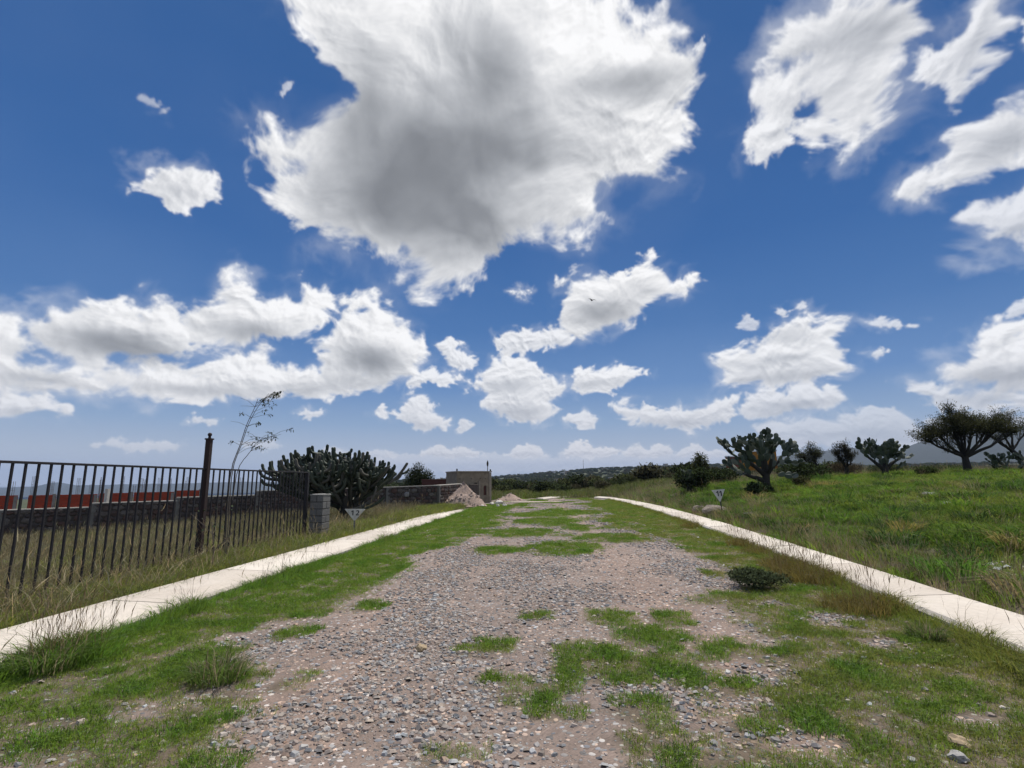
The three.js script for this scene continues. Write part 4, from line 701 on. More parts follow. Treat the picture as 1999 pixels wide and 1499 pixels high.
// prickly pear: woody trunk and pads that grow from the rims of pads
const padGeo = [0, 1, 2].map((k) => { const g = new THREE.SphereGeometry(1, 12, 8), p = g.attributes.position; for (let i = 0; i < p.count; i++) { const x = p.getX(i), y = p.getY(i), z = p.getZ(i); p.setXYZ(i, x * (0.62 + 0.08 * k + 0.12 * y) , (y + 1) * 0.5 * 2, z * 0.13 + 0.05 * (x * x) * (k - 1)); } g.scale(0.5, 0.5, 0.5); g.computeVertexNormals(); return g; });   // unit height, base at the origin
const padMats = [[0.07, 0.1, 0.06], [0.09, 0.12, 0.075], [0.055, 0.08, 0.05], [0.19, 0.21, 0.16]].map((c) => std({ color: rgb(...c), roughness: 0.62, map: repeat(grainTex, 2), bumpMap: repeat(grainBump, 2), bumpScale: 0.006 }));
function pricklyPear(name, label, pos, o) {
  const t = thing(name, label, 'cactus', pos, o.turn ?? 0, 'prickly pears in the field'), r = rng(o.seed); let count = 0;
  const woody = std({ color: rgb(0.055, 0.05, 0.04), map: repeat(speckTex, 2), bumpMap: repeat(grainBump, 3), bumpScale: 0.02 });
  const limbs = o.limbs.map((l) => { const p = l.map((q) => V(q[0], q[1], q[2])); return tube(p, l.map((q) => q[3]), 8); });
  mesh('trunk', limbs, woody, t);
  const queue = o.starts.map(([x, y, z, dx, dy, dz, depth]) => [V(x, y, z), V(dx, dy, dz), V(r() - 0.5, 0.1, r() - 0.5), o.pad * (0.85 + 0.3 * r()), depth]);
  while (queue.length && count < o.most) {
    const [base, dir, face, size, depth] = queue.shift(); count++;
    const m = mesh('pad', padGeo[Math.floor(r() * 3)], padMats[Math.floor(r() * 4)], t), y = dir.clone().normalize(), x = V().crossVectors(y, face).normalize(), z = V().crossVectors(x, y).normalize();
    m.quaternion.setFromRotationMatrix(new THREE.Matrix4().makeBasis(x, y, z)); m.position.copy(base); m.scale.set(size, size, size);
    if (depth <= 0) continue;
    const kids = depth > 1 ? 2 + Math.floor(r() * 1.6) : 1 + Math.floor(r() * 2.4);
    for (let k = 0; k < kids; k++) {
      const a = (r() - 0.5) * 2.3, at = base.clone().addScaledVector(y, size * (0.5 + 0.44 * Math.cos(a))).addScaledVector(x, size * 0.3 * Math.sin(a));
      const nd = y.clone().multiplyScalar(Math.cos(a * 0.9)).addScaledVector(x, Math.sin(a * 0.9)).addScaledVector(z, (r() - 0.5) * 1.1); nd.y += o.up ?? 0.35; nd.normalize();
      const nf = z.clone().addScaledVector(x, (r() - 0.5) * 1.8).addScaledVector(V(r() - 0.5, r() - 0.5, r() - 0.5), 0.7);
      queue.push([at, nd, nf, size * (0.82 + 0.24 * r()), depth - 1]);
    }
  }
  return t;
}
// bush of leaf faces on a few stems
function bushParts(seed, w, h, n, len, wid) {
  const r = rng(seed), pts = [], stems = [], blobs = [];
  for (let k = 0; k < 9; k++) { const a = k * 2.4, q = Math.sqrt(k / 9) * 0.62; blobs.push([Math.cos(a) * q * w, h * (0.5 + 0.28 * r() * (1 - q)), Math.sin(a) * q * w, w * (0.3 + 0.16 * r()), h * (0.28 + 0.14 * r())]); }
  for (const [x, y, z] of blobs) stems.push(tube([V(x * 0.1, -0.1, z * 0.1), V(x * 0.5, y * 0.55, z * 0.5), V(x, y, z)], [0.02 * h + 0.01, 0.014 * h + 0.006, 0.006], 4, 0, false));
  const g = leaves(n, (i, c) => { const [x, y, z, rw, rh] = blobs[i % 9], a = r() * 6.28, e = Math.acos(2 * r() - 1), q = Math.pow(r(), 0.33) * (1 + 0.25 * (r() - 0.4)); c.set(x + Math.cos(a) * Math.sin(e) * rw * q, Math.max(0.03, y + Math.cos(e) * rh * q), z + Math.sin(a) * Math.sin(e) * rw * q); }, len, wid, r, 0.4);
  return [mergeGeometries(stems.map(plain)), g];
}
function bush(name, label, pos, seed, w, h, n, len, wid, mat, group) {
  const t = thing(name, label, 'bush', pos, 0, group), [s, g] = bushParts(seed, w, h, n, len, wid); mesh('stems', s, barkDark, t); mesh('foliage', g, mat, t); return t;
}
const dusty = leafMat(0.09, 0.115, 0.05), deep = leafMat(0.06, 0.085, 0.033), olive = leafMat(0.105, 0.118, 0.048), brown = leafMat(0.11, 0.09, 0.055, 0.3);

// ---------------------------------------------------------------- plants on the right
const onLand = (x, z, d = 0) => [x, landHeight(x, z) + d, z];
pricklyPear('prickly_pear', 'largest prickly pear tree standing in front of the small orange house', onLand(10.42, -27), { seed: 5, pad: 0.40, most: 290, up: 0.3,
  limbs: [[[0, -0.3, 0, 0.24], [0.02, 0.5, 0, 0.19], [0.05, 1.1, 0, 0.17], [0.05, 1.7, 0, 0.1]], [[0.05, 0.6, 0, 0.13], [-0.3, 0.75, 0, 0.11], [-0.75, 0.9, 0.05, 0.09], [-1.05, 1.05, 0, 0.07]], [[0.03, 0.9, 0, 0.14], [-0.45, 1.35, 0.05, 0.11], [-0.9, 1.65, 0, 0.08]], [[0.05, 0.9, 0, 0.13], [0.4, 1.3, -0.1, 0.1], [0.75, 1.6, -0.1, 0.07]], [[0.05, 1.0, 0, 0.11], [0.1, 1.3, 0.4, 0.1], [0.1, 1.7, 0.7, 0.07]], [[0.05, 1.0, 0, 0.11], [0.1, 1.3, -0.4, 0.1], [0.1, 1.7, -0.7, 0.07]]],
  starts: [[-1.0, 1.0, 0, -0.9, 0.35, 0, 3], [-0.75, 0.9, 0.05, -0.4, 0.9, 0.1, 2], [-0.9, 1.6, 0, -0.8, 0.5, 0.1, 4], [-0.7, 1.5, 0, -0.3, 1, 0, 4], [0, 1.6, 0, -0.1, 1, 0.1, 5], [0.1, 1.6, 0.1, 0.2, 1, 0, 5], [0.1, 1.6, 0.65, 0, 1, 0.3, 4], [0.1, 1.6, -0.65, 0, 1, -0.3, 4], [0.7, 1.55, -0.1, 0.6, 0.8, 0, 4], [0.7, 1.5, -0.1, 0.9, 0.3, 0, 3], [0.4, 1.3, 0, 0.3, 1, 0.2, 4], [0.6, 0.9, 0, 0.9, 0.25, 0, 2], [-0.3, 1.3, 0.2, -0.3, 1, 0.3, 4]] });
pricklyPear('prickly_pear', 'smaller rounded prickly pear tree between the twin thorn trees and the wide thorn tree', onLand(18.41, -31), { seed: 8, pad: 0.36, most: 230, up: 0.34,
  limbs: [[[0, -0.3, 0, 0.22], [0, 0.35, 0, 0.17], [0.05, 0.8, 0, 0.12]], [[0, 0.4, 0, 0.12], [-0.4, 0.8, 0, 0.09], [-0.8, 1.15, 0, 0.06]], [[0, 0.4, 0, 0.12], [0.4, 0.8, 0, 0.09], [0.75, 1.0, 0, 0.06]]],
  starts: [[-0.75, 1.1, 0, -0.7, 0.7, 0, 3], [-0.4, 0.8, 0, -0.3, 1, 0, 4], [0, 0.75, 0, 0, 1, 0.1, 5], [0.1, 0.75, 0.1, 0.3, 1, 0, 4], [0.7, 0.95, 0, 0.7, 0.7, 0, 3], [0.5, 0.5, 0, 0.8, 0.3, 0.2, 2], [0, 0.7, 0.2, 0.1, 1, 0.5, 4], [0, 0.7, -0.2, 0.1, 1, -0.5, 4]] });
pricklyPear('prickly_pear', 'low spreading prickly pear thicket under the right edge tree', onLand(27.6, -34.5), { seed: 12, pad: 0.32, most: 120, up: 0.15,
  limbs: [[[0, -0.3, 0, 0.14], [0, 0.3, 0, 0.1]], [[-0.6, -0.3, 0, 0.12], [-0.7, 0.3, 0, 0.08]], [[0.7, -0.3, 0, 0.12], [0.8, 0.35, 0, 0.08]]],
  starts: [[0, 0.2, 0, 0, 1, 0, 5], [-0.7, 0.2, 0, -0.5, 0.8, 0, 4], [0.8, 0.25, 0, 0.4, 1, 0, 5], [-0.2, 0.2, 0.2, -0.7, 0.6, 0.3, 4], [0.4, 0.2, 0.2, 0.6, 0.7, 0.3, 4], [-0.6, 0.2, -0.1, 0.1, 1, -0.2, 4]] });
const thornLeaf = leafMat(0.075, 0.08, 0.034, 0.45), thornLeaf2 = leafMat(0.095, 0.105, 0.055, 0.45);
thornTree('wide flat topped thorn tree with a dark trunk on the right of the field', onLand(23.47, -32), 'thorn trees in the field', { seed: 21, r: 0.21, fork: [-0.05, 0.95, 0], twigs: 36, leaves: 64, stray: 0.46, leaf: [0.13, 0.03], mat: thornLeaf,
  masses: [[-2.15, 2.15, 0.2, 0.75, 0.4, 0.9, 0.8], [-1.45, 2.65, 0, 0.8, 0.55, 1.0, 1.1], [-0.45, 3.1, 0.3, 0.85, 0.55, 1.1, 1.2], [0.35, 3.05, -0.2, 0.85, 0.6, 1.1, 1.2], [1.15, 2.75, 0.2, 0.85, 0.5, 1.0, 0.9], [1.95, 2.75, 0, 0.85, 0.55, 0.9, 0.9], [2.6, 2.5, 0.1, 0.6, 0.45, 0.8, 0.6], [-0.2, 2.55, 1.0, 0.9, 0.4, 0.6, 0.8], [0.2, 2.5, -1.0, 1.0, 0.45, 0.6, 0.8], [-0.55, 3.75, 0, 0.25, 0.3, 0.3, 0.25], [-1.2, 1.5, 0.3, 0.8, 0.3, 0.5, 0.12]] });
thornTree('bare twigged thorn tree leaning in at the right edge of the photo', onLand(29.3, -35), 'thorn trees in the field', { seed: 33, r: 0.17, fork: [-0.9, 1.3, 0], twigs: 28, leaves: 40, stray: 0.42, leaf: [0.11, 0.026], mat: thornLeaf,
  masses: [[-2.6, 3.1, 0, 0.7, 0.6, 0.8, 0.9], [-1.7, 3.4, 0.2, 0.8, 0.7, 0.9, 1.1], [-0.8, 3.3, 0, 0.8, 0.6, 0.9, 1], [0.2, 3.0, 0, 0.9, 0.7, 0.9, 1], [-1.9, 2.2, 0.3, 0.8, 0.4, 0.7, 0.5]] });
thornTree('left of two small twin thorn trees between the prickly pears', onLand(16.3, -33.2), 'thorn trees in the field', { seed: 44, r: 0.11, fork: [-0.5, 0.8, 0], twigs: 24, leaves: 44, stray: 0.32, leaf: [0.10, 0.026], mat: thornLeaf2,
  masses: [[-1.3, 1.35, 0, 0.5, 0.36, 0.5, 1], [-0.75, 1.65, 0.2, 0.5, 0.5, 0.6, 1.2], [-0.3, 1.45, -0.2, 0.45, 0.4, 0.5, 1], [-0.9, 1.05, 0, 0.7, 0.3, 0.5, 0.8]] });
thornTree('right of two small twin thorn trees between the prickly pears', onLand(17.42, -33), 'thorn trees in the field', { seed: 55, r: 0.13, fork: [0.02, 0.55, 0], twigs: 26, leaves: 34, stray: 0.26, leaf: [0.11, 0.024], mat: leafMat(0.07, 0.068, 0.042, 0.25),
  masses: [[-0.45, 1.55, 0, 0.4, 0.5, 0.4, 1], [0.05, 1.75, 0.1, 0.35, 0.5, 0.4, 1.1], [0.35, 1.3, 0, 0.4, 0.45, 0.4, 1], [-0.2, 1.05, 0.2, 0.4, 0.35, 0.4, 0.8]] });
bush('shrub', 'dark dense shrub under the twin thorn trees', onLand(14.6, -32.4), 61, 1.7, 1.0, 5200, 0.12, 0.05, deep);
bush('shrub', 'brown dry shrub at the foot of the right twin thorn tree', onLand(18.1, -34.8), 62, 1.3, 0.9, 3000, 0.12, 0.04, brown);
bush('shrub', 'broad dark thicket left of the largest prickly pear', onLand(8.5, -33.5), 63, 1.25, 1.7, 6000, 0.13, 0.06, deep);
bush('shrub', 'tall olive bush behind the broad dark thicket', onLand(9.6, -35.5), 64, 0.7, 2.25, 3600, 0.13, 0.05, olive);
bush('shrub', 'dark low shrub right of the broad dark thicket', onLand(11.0, -36.5), 65, 1.4, 1.1, 4200, 0.13, 0.06, deep);
bush('shrub', 'leafy green shrub at the foot of the largest prickly pear', onLand(9.55, -25.6), 66, 0.7, 0.75, 3600, 0.10, 0.05, leafMat(0.075, 0.11, 0.045));
bush('shrub', 'dark bush standing behind the stone wall left of the small building', onLand(-12.0, -48), 67, 1.8, 3.1, 7500, 0.16, 0.06, leafMat(0.045, 0.06, 0.025));
bush('shrub', 'small round dark green shrub growing in the gravel near the right kerb', onLand(3.0, -8.55), 68, 0.46, 0.27, 5200, 0.05, 0.014, leafMat(0.11, 0.14, 0.07));
pricklyPear('prickly_pear', 'prickly pear grown through the broad dark thicket', onLand(8.2, -33), { seed: 15, pad: 0.3, most: 60, up: 0.3, limbs: [[[0, -0.3, 0, 0.12], [0, 0.6, 0, 0.08]]], starts: [[0, 0.5, 0, -0.3, 1, 0, 5], [0, 0.5, 0.1, 0.3, 1, 0.3, 5]] });
for (const [x, z, w, h, s, label] of [[12.3, -27.5, 0.5, 0.5, 71, 'small dark shrub in the grass right of the largest prickly pear'], [20.2, -30.5, 0.6, 0.5, 73, 'low green shrub in the field left of the wide thorn tree'], [19.8, -33.5, 1.0, 0.7, 76, 'brownish shrub behind the smaller prickly pear'], [22.5, -36.5, 1.6, 0.6, 77, 'long low brown thicket behind the wide thorn tree'], [25.6, -37, 1.8, 0.6, 78, 'low dark thicket right of the wide thorn tree trunk']]) bush('shrub', label, onLand(x, z), s, w, h, 2600, 0.09, 0.035, [dusty, leafMat(0.1, 0.14, 0.045), leafMat(0.085, 0.12, 0.04), olive][s % 4]);

// ---------------------------------------------------------------- slender saplings at the fence
{
  const bark = std({ color: rgb(0.14, 0.12, 0.10), map: repeat(grainTex, 4) }), leaf = leafMat(0.06, 0.075, 0.03), r = rng(91);
  const t = thing('sapling', 'tall thin sapling with sparse leaves rising above the steel fence', 'sapling', [-6.78, landHeight(-6.78, -11.0), -11.0]), tips = [];
  const stem = (list, r0, r1, name = 'stem') => { const p = list.map((q) => V(q[0] + 6.78, q[1], q[2] ?? 0)), c = new THREE.CatmullRomCurve3(p), pts = c.getPoints(14); mesh(name, tube(pts, pts.map((_, i) => mix(r0, r1, i / 14)), 5), bark, t); return pts; };
  const a = stem([[-6.80, -0.1], [-6.84, 0.9], [-6.82, 1.9], [-6.68, 2.36], [-6.56, 2.82], [-6.42, 3.16], [-6.36, 3.36]], 0.013, 0.005), b = stem([[-6.77, -0.1], [-6.80, 1.0], [-6.79, 1.9], [-6.62, 2.36, 0.05], [-6.47, 2.82, 0.08], [-6.27, 3.2, 0.1], [-6.06, 3.46, 0.1]], 0.012, 0.004), c = stem([[-6.75, 1.2], [-6.66, 1.9], [-6.45, 2.2], [-6.3, 2.42], [-6.1, 2.5], [-5.78, 2.58]], 0.009, 0.003);
  for (const pts of [a, b, c]) for (let k = 0; k < 13; k++) {
    const i = 6 + Math.floor(r() * 8), p = pts[i], dir = r() < 0.68 ? 1 : -1, l = 0.16 + 0.32 * r(), e = V(p.x + dir * l, p.y + (0.1 + 0.5 * r()) * l, p.z + (r() - 0.5) * 0.25), m = V(mix(p.x, e.x, 0.5), mix(p.y, e.y, 0.7), mix(p.z, e.z, 0.5));
    mesh('twig', tube([p, m, e], [0.004, 0.0032, 0.002], 4, 0, false), bark, t); if (dir > 0 || r() < 0.3) tips.push(e, m.clone().lerp(e, 0.6));
  }
  mesh('leaves', leaves(tips.length * 5, (i, q) => { q.copy(tips[i % tips.length]); q.x += (r() - 0.5) * 0.07; q.y += (r() - 0.5) * 0.05; q.z += (r() - 0.5) * 0.07; }, 0.062, 0.022, r, -0.4), leaf, t).userData.kind = 'stuff';
  const s = thing('dead_stem', 'bare dead stem with crooked side twigs in front of the steel fence', 'stem', [-6.25, landHeight(-6.25, -9.7), -9.7]), dead = std({ color: rgb(0.17, 0.14, 0.11), map: repeat(grainTex, 4) });
  const br = (name, list, r0, r1) => mesh(name, tube(list.map((q) => V(...q)), list.map((_, i) => mix(r0, r1, i / (list.length - 1))), 6), dead, s);
  br('stem', [[0, -0.05, 0], [0.03, 0.35, 0], [-0.01, 0.62, 0.02], [-0.06, 0.85, 0]], 0.016, 0.008); br('twig', [[0.02, 0.32, 0], [0.3, 0.62, -0.05], [0.42, 0.85, -0.1], [0.62, 1.15, -0.1]], 0.011, 0.004); br('twig', [[0.0, 0.6, 0], [-0.2, 0.78, 0], [-0.45, 1.0, 0.05]], 0.008, 0.003); br('twig', [[0.3, 0.62, -0.05], [0.28, 0.8, 0], [0.32, 0.95, 0.05]], 0.006, 0.003); br('twig', [[-0.04, 0.75, 0], [0.05, 0.95, 0.03], [0.04, 1.1, 0.03]], 0.006, 0.003);
  mesh('leaves', leaves(40, (i, q) => { q.set(-0.05 + (r() - 0.5) * 0.9, 0.45 + r() * 0.7, (r() - 0.5) * 0.4); }, 0.05, 0.03, r, 0), leafMat(0.11, 0.14, 0.08), s).userData.kind = 'stuff';
}

// ---------------------------------------------------------------- middle distance: scrub in the valley, orange house, ridge, hills
{
  const mats = [leafMat(0.065, 0.085, 0.036), leafMat(0.085, 0.11, 0.045), leafMat(0.115, 0.135, 0.055), leafMat(0.13, 0.125, 0.07, 0.4)];
  const protos = [];
  for (let k = 0; k < 8; k++) { const [s, g] = bushParts(200 + k, 1, 1.15, 1300, 0.17, 0.09); protos.push([s, g, mats[k % 4]]); }
  const r = rng(303), spots = [];
  for (let k = 0; k < 2400 && spots.length < 210; k++) {          // countable bushes beyond the end of the road
    const D = 58 + 105 * Math.pow(r(), 1.35), az = (-13 + 32 * r()) * DEG, x = Math.tan(az) * D, z = -D; if (x < -8 && D < 62) continue;
    if (spots.some(([a, b]) => Math.hypot(a - x, b - z) < 1.7)) continue; spots.push([x, z, 0.6 + 1.3 * r() * r() + D * 0.005, Math.floor(r() * 8), r() * 6]);
  }
  const label = 'dark green scrub bush in the valley beyond the end of the road', group = 'scrub bushes beyond the road end';
  const roots = protos.map(([s, g, m], k) => null);
  for (const [x, z, s, k, a] of spots) {
    if (!roots[k]) { const t = thing('scrub_bush', label, 'bush', [x, landHeight(x, z) - 0.05, z], a, group); mesh('stems', protos[k][0], barkDark, t); mesh('foliage', protos[k][1], protos[k][2], t); t.scale.setScalar(s); roots[k] = t; }
    else copyOf(roots[k], [x, landHeight(x, z) - 0.05, z], a, s, label, group);
  }
  const behind = 'dark scrub bush on the open ground behind the thorn trees', g2 = 'scrub bushes behind the field';
  for (let k = 0; k < 46; k++) { const D = 44 + 50 * r(), az = (14 + 32 * r()) * DEG, x = Math.tan(az) * D, z = -D, s = 0.5 + 0.7 * r(); if (Math.hypot(x - 33, z + 90) < 9) continue; copyOf(roots[Math.floor(r() * 8)] ?? roots.find(Boolean), [x, landHeight(x, z) - 0.05, z], r() * 6, s, behind, g2); }
  // the far scrub reads as one mass
  for (let k = 0; k < 4; k++) {
    const list = [];
    for (let i = 0; i < 2600; i++) { const R = 150 * Math.pow(11, Math.pow(r(), 0.8)), az = (-26 + 74 * r()) * DEG, x = Math.sin(az) * R, z = -Math.cos(az) * R; if (az > 16 * DEG && R < 260) continue; if (fbm(x * 0.006, 3, z * 0.006, 3) + 0.16 < (r() - 0.5) * 0.5) continue; list.push([x, landHeight(x, z) - 0.1, z, 1.3 + 2.4 * r() * r() + R * 0.0016, r() * 6]); }
    const m = new THREE.InstancedMesh(protos[k][1], mats[k], list.length), M = new THREE.Matrix4(), q = new THREE.Quaternion();
    list.forEach(([x, y, z, s, a], i) => m.setMatrixAt(i, M.compose(V(x, y, z), q.setFromAxisAngle(V(0, 1, 0), a), V(s * 1.25, s, s * 1.25))));
    m.name = numbered('far_scrub'); m.castShadow = m.receiveShadow = true; scene.add(m); tag(m, 'mass of far scrub and trees covering the valley and ridge', null, null, 'stuff');
  }
  // houses and a mast on the ridge
  const wall = [std({ color: rgb(0.6, 0.58, 0.54) }), std({ color: rgb(0.42, 0.36, 0.30) }), std({ color: rgb(0.35, 0.24, 0.18) })], dark = std({ color: rgb(0.06, 0.06, 0.06) });
  const words = 'tiny pale flat roofed house among the trees on the far ridge';
  for (let k = 0; k < 34; k++) {
    const R = k < 20 ? 950 + 480 * r() : 330 + 300 * r(), az = (-12 + 25 * r()) * DEG, x = Math.sin(az) * R, z = -Math.cos(az) * R, t = thing('ridge_house', words, 'house', [x, landHeight(x, z), z], r() * 3, 'houses on the far ridge'), w = 7 + 6 * r(), h = 4.5 + 3 * r();
    mesh('wall', box(w, h, 7), wall[k % 3], t); mesh('roof', box(w + 0.6, 0.4, 7.6, 0, h, 0), wall[(k + 1) % 3], t); for (const u of [-0.28, 0.1]) mesh('window', box(1.2, 1.3, 0.1, u * w, h * 0.5, 3.52), dark, t);
  }
  { const R = 1300, az = 3.45 * DEG, x = Math.sin(az) * R, z = -Math.cos(az) * R, t = thing('radio_mast', 'thin radio mast standing on the far ridge', 'mast', [x, landHeight(x, z), z]); mesh('mast', new THREE.CylinderGeometry(0.25, 0.6, 26, 6).translate(0, 13, 0), dark, t); mesh('antenna', [box(0.8, 4, 0.8, 0, 20, 0), box(2, 0.3, 0.3, 0, 17, 0)], dark, t); }
}
{ // orange house
  const X = 33.3, Z = -90, t = thing('orange_house', 'low orange house with white roof edges seen through the largest prickly pear', 'house', onLand(X, Z), -0.32);
  const orange = std({ color: rgb(0.42, 0.19, 0.025), map: repeat(stainTex, 0.3) }), white = std({ color: rgb(0.7, 0.69, 0.66) }), rust = std({ color: rgb(0.16, 0.05, 0.03) }), dark = std({ color: rgb(0.04, 0.03, 0.03) });
  mesh('wall', box(4.2, 2.9, 3.4, 0.4, 0, 0), orange, t); mesh('wall', box(1.8, 2.3, 3.2, -2.62, 0, 0.1), rust, t); mesh('roof', box(4.4, 0.16, 3.6, 0.4, 2.9, 0), white, t); mesh('roof', box(1.9, 0.14, 3.4, -2.65, 2.3, 0.1), white, t);
  for (const [x, y] of [[-0.5, 1.0], [0.9, 0.7]]) { const w = mesh('window', box(0.5, 0.7, 0.06, x, y + 0.3, 1.72), dark, t); mesh('frame', box(0.6, 0.06, 0.1, x, y + 0.26, 1.75), rust, w); }
  mesh('door', box(0.6, 1.5, 0.06, 1.9, 0, 1.72), dark, t); mesh('water_tank', new THREE.CylinderGeometry(0.3, 0.3, 0.4, 10).translate(0.9, 3.26, 0), white, t); mesh('ledge', box(2.4, 0.14, 0.7, -2.6, 0.7, 2.0), white, t);
  t.scale.setScalar(1.25);
  const w = thing('field_wall', 'long low dry stone wall on the open ground behind the wide thorn tree', 'wall', onLand(54, -62), -0.05), st = [std({ color: rgb(0.26, 0.235, 0.2), map: repeat(speckTex, 1) }), std({ color: rgb(0.34, 0.31, 0.27), map: repeat(speckTex, 1) })], r = rng(8), geos = [[], []];
  for (let k = 0; k < 260; k++) { const g = rock(500 + k % 9, 0.7).clone(), s = 0.22 + 0.2 * r(); g.scale(s, s, s); g.rotateY(r() * 6); g.translate(-18 + 36 * r(), 0.05 + 0.5 * r(), (r() - 0.5) * 0.4); geos[k % 2].push(g); }
  geos.forEach((g, i) => mesh('stones', g, st[i], w).userData.kind = 'stuff');
}
{ // three lone trees on the skyline right of the road
  const words = ['lone round tree on the far skyline left of the dark thicket', 'left of two lone trees on the skyline beside the largest prickly pear', 'right of two lone trees on the skyline beside the largest prickly pear'];
  [[9.0, 640, 7.5], [13.6, 420, 6.5], [14.5, 430, 5]].forEach(([a, R, h], i) => { const x = Math.sin(a * DEG) * R, z = -Math.cos(a * DEG) * R, t = thing('lone_tree', words[i], 'tree', [x, landHeight(x, z), z]), [s, g] = bushParts(230 + i, 0.5, 1, 700, 0.16, 0.09); g.scale(h, h * 0.75, h); g.translate(0, h * 0.35, 0); mesh('trunk', tube([V(0, -0.3, 0), V(0, h * 0.6, 0)], [0.25, 0.15], 6), barkDark, t); mesh('crown', g, leafMat(0.06, 0.08, 0.035), t); });
}
{ // blue hills far away: outlines as azimuth and height above the plain
  const hill = (label, a0, a1, R0, R1, top, seed, col) => {
    const P = [], I = [], U = [], na = 160, nr = 14;
    for (let i = 0; i <= nr; i++) for (let k = 0; k <= na; k++) {
      const u = i / nr, az = mix(a0, a1, k / na), R = mix(R0, R1, u), x = Math.sin(az * DEG) * R, z = -Math.cos(az * DEG) * R, prof = Math.sin(Math.min(1, u * 1.35) * Math.PI / 2) * (1 - smooth(0.85, 1, u) * 0.9);
      P.push(x, -70 + (along2(top, az) + 70) * Math.pow(prof, 1.2) * (1 + 0.16 * fbm(x * 0.0016, seed, z * 0.0016, 4) * (1 - 0.6 * u)) + 12 * fbm(x * 0.006, seed, z * 0.006, 3), z); U.push(x * 0.01, z * 0.01);
    }
    for (let i = 0; i < nr; i++) for (let k = 0; k < na; k++) { const p = i * (na + 1) + k; I.push(p, p + 1, p + na + 1, p + 1, p + na + 2, p + na + 1); }
    const g = new THREE.BufferGeometry(); g.setAttribute('position', new THREE.Float32BufferAttribute(P, 3)); g.setAttribute('uv', new THREE.Float32BufferAttribute(U, 2)); g.setIndex(I); g.computeVertexNormals();
    structure('hills', g, std({ color: col, map: repeat(speckTex, 0.4) }), label);
  };
  const along2 = (list, a) => { let i = 0; while (i < list.length - 2 && list[i + 1][0] < a) i++; const [x, p] = list[i], [y, q] = list[i + 1]; return mix(p, q, smooth(0, 1, (a - x) / (y - x))); };
  hill('hazy blue hills beyond the trees on the right', 16, 62, 2500, 4000, [[16, -70], [19, 100], [24, 150], [28.5, 172], [31, 132], [34, 190], [38, 232], [42, 248], [46, 262], [52, 300], [62, 140]], 3, rgb(0.02, 0.035, 0.026));
  hill('low hazy blue hills beyond the brick walls on the left', -66, -22, 5200, 7600, [[-66, -10], [-50, -20], [-46, 0], [-44.5, 40], [-43, 8], [-38, 18], [-30, 30], [-26, 10], [-22, -60]], 9, rgb(0.05, 0.06, 0.04));
}
scene.fog = new THREE.FogExp2(0xa6bde2, 0.00008);

// ---------------------------------------------------------------- ground cover: gravel, turf, field grass, dry grass, kerb weeds
function blades(seed, n, h, spread, w, bend, heads = 0) {
  const r = rng(seed), P = [], N = [], I = [];
  for (let k = 0; k < n; k++) {
    const a = r() * 6.283, q = Math.sqrt(r()) * spread, bx = Math.cos(a) * q, bz = Math.sin(a) * q, d = a + (r() - 0.5) * 1.8, l = h * (0.5 + 0.6 * r()), b = bend * (0.3 + 1.0 * r()) * l, f = r() * 6.283, wx = Math.cos(f) * w * 0.5, wz = Math.sin(f) * w * 0.5;
    const dx = Math.cos(d), dz = Math.sin(d), o = P.length / 3, my = l * 0.58, ty = l * (1 - 0.35 * bend * r());
    P.push(bx - wx, -0.01, bz - wz, bx + wx, -0.01, bz + wz, bx + dx * b * 0.3 - wx * 0.8, my, bz + dz * b * 0.3 - wz * 0.8, bx + dx * b * 0.3 + wx * 0.8, my, bz + dz * b * 0.3 + wz * 0.8, bx + dx * b, ty, bz + dz * b);
    const nx = -wz, nz = wx, nl = Math.hypot(nx, nz, w * 0.5); for (let i = 0; i < 5; i++) N.push(nx / nl, w * 0.5 / nl, nz / nl);
    I.push(o, o + 1, o + 2, o + 1, o + 3, o + 2, o + 2, o + 3, o + 4);
    if (k < heads) { const e = P.length / 3, hx = bx + dx * b, hz = bz + dz * b, hw = w * 2.2; P.push(hx - hw * 0.5, ty + 0.02, hz, hx + hw * 0.5, ty + 0.02, hz, hx + dx * 0.03, ty + h * 0.22, hz + dz * 0.03, hx, ty - h * 0.06, hz); for (let i = 0; i < 4; i++) N.push(0, 0.5, 0.86); I.push(e, e + 1, e + 2, e, e + 3, e + 1); }
  }
  const g = new THREE.BufferGeometry(); g.setAttribute('position', new THREE.Float32BufferAttribute(P, 3)); g.setAttribute('normal', new THREE.Float32BufferAttribute(N, 3)); g.setIndex(I); return g;
}
const inView = (x, z) => { const a = Math.atan2(x, -z) / DEG; return z < -2.2 && a > -57 && a < 53; };
function cover(name, label, geos, mat, list) {               // list of [x, y, z, scale, colour, tall]
  const parts = geos.map(() => []); list.forEach((e, i) => parts[i % geos.length].push(e));
  const M = new THREE.Matrix4(), Q = new THREE.Quaternion(), E = new THREE.Euler(), r = rng(name.length * 7 + 1), c = new THREE.Color();
  geos.forEach((g, k) => {
    const m = new THREE.InstancedMesh(g, mat, parts[k].length);
    parts[k].forEach(([x, y, z, s, col, tall = 1, tilt = 0.1], i) => { m.setMatrixAt(i, M.compose(V(x, y, z), Q.setFromEuler(E.set((r() - 0.5) * tilt, r() * 6.283, (r() - 0.5) * tilt)), V(s, s * tall, s))); m.setColorAt(i, c.setRGB(...col)); });
    m.name = numbered(name); m.castShadow = m.receiveShadow = true; scene.add(m); tag(m, label, null, null, 'stuff');
  });
}
const vary = (r, c, k) => { const f = 1 + (r() - 0.5) * k, h = (r() - 0.5) * k * 0.5; return [c[0] * f * (1 + h), c[1] * f, c[2] * f * (1 - h)]; };
const blend = (a, b, t) => a.map((v, i) => mix(v, b[i], t));
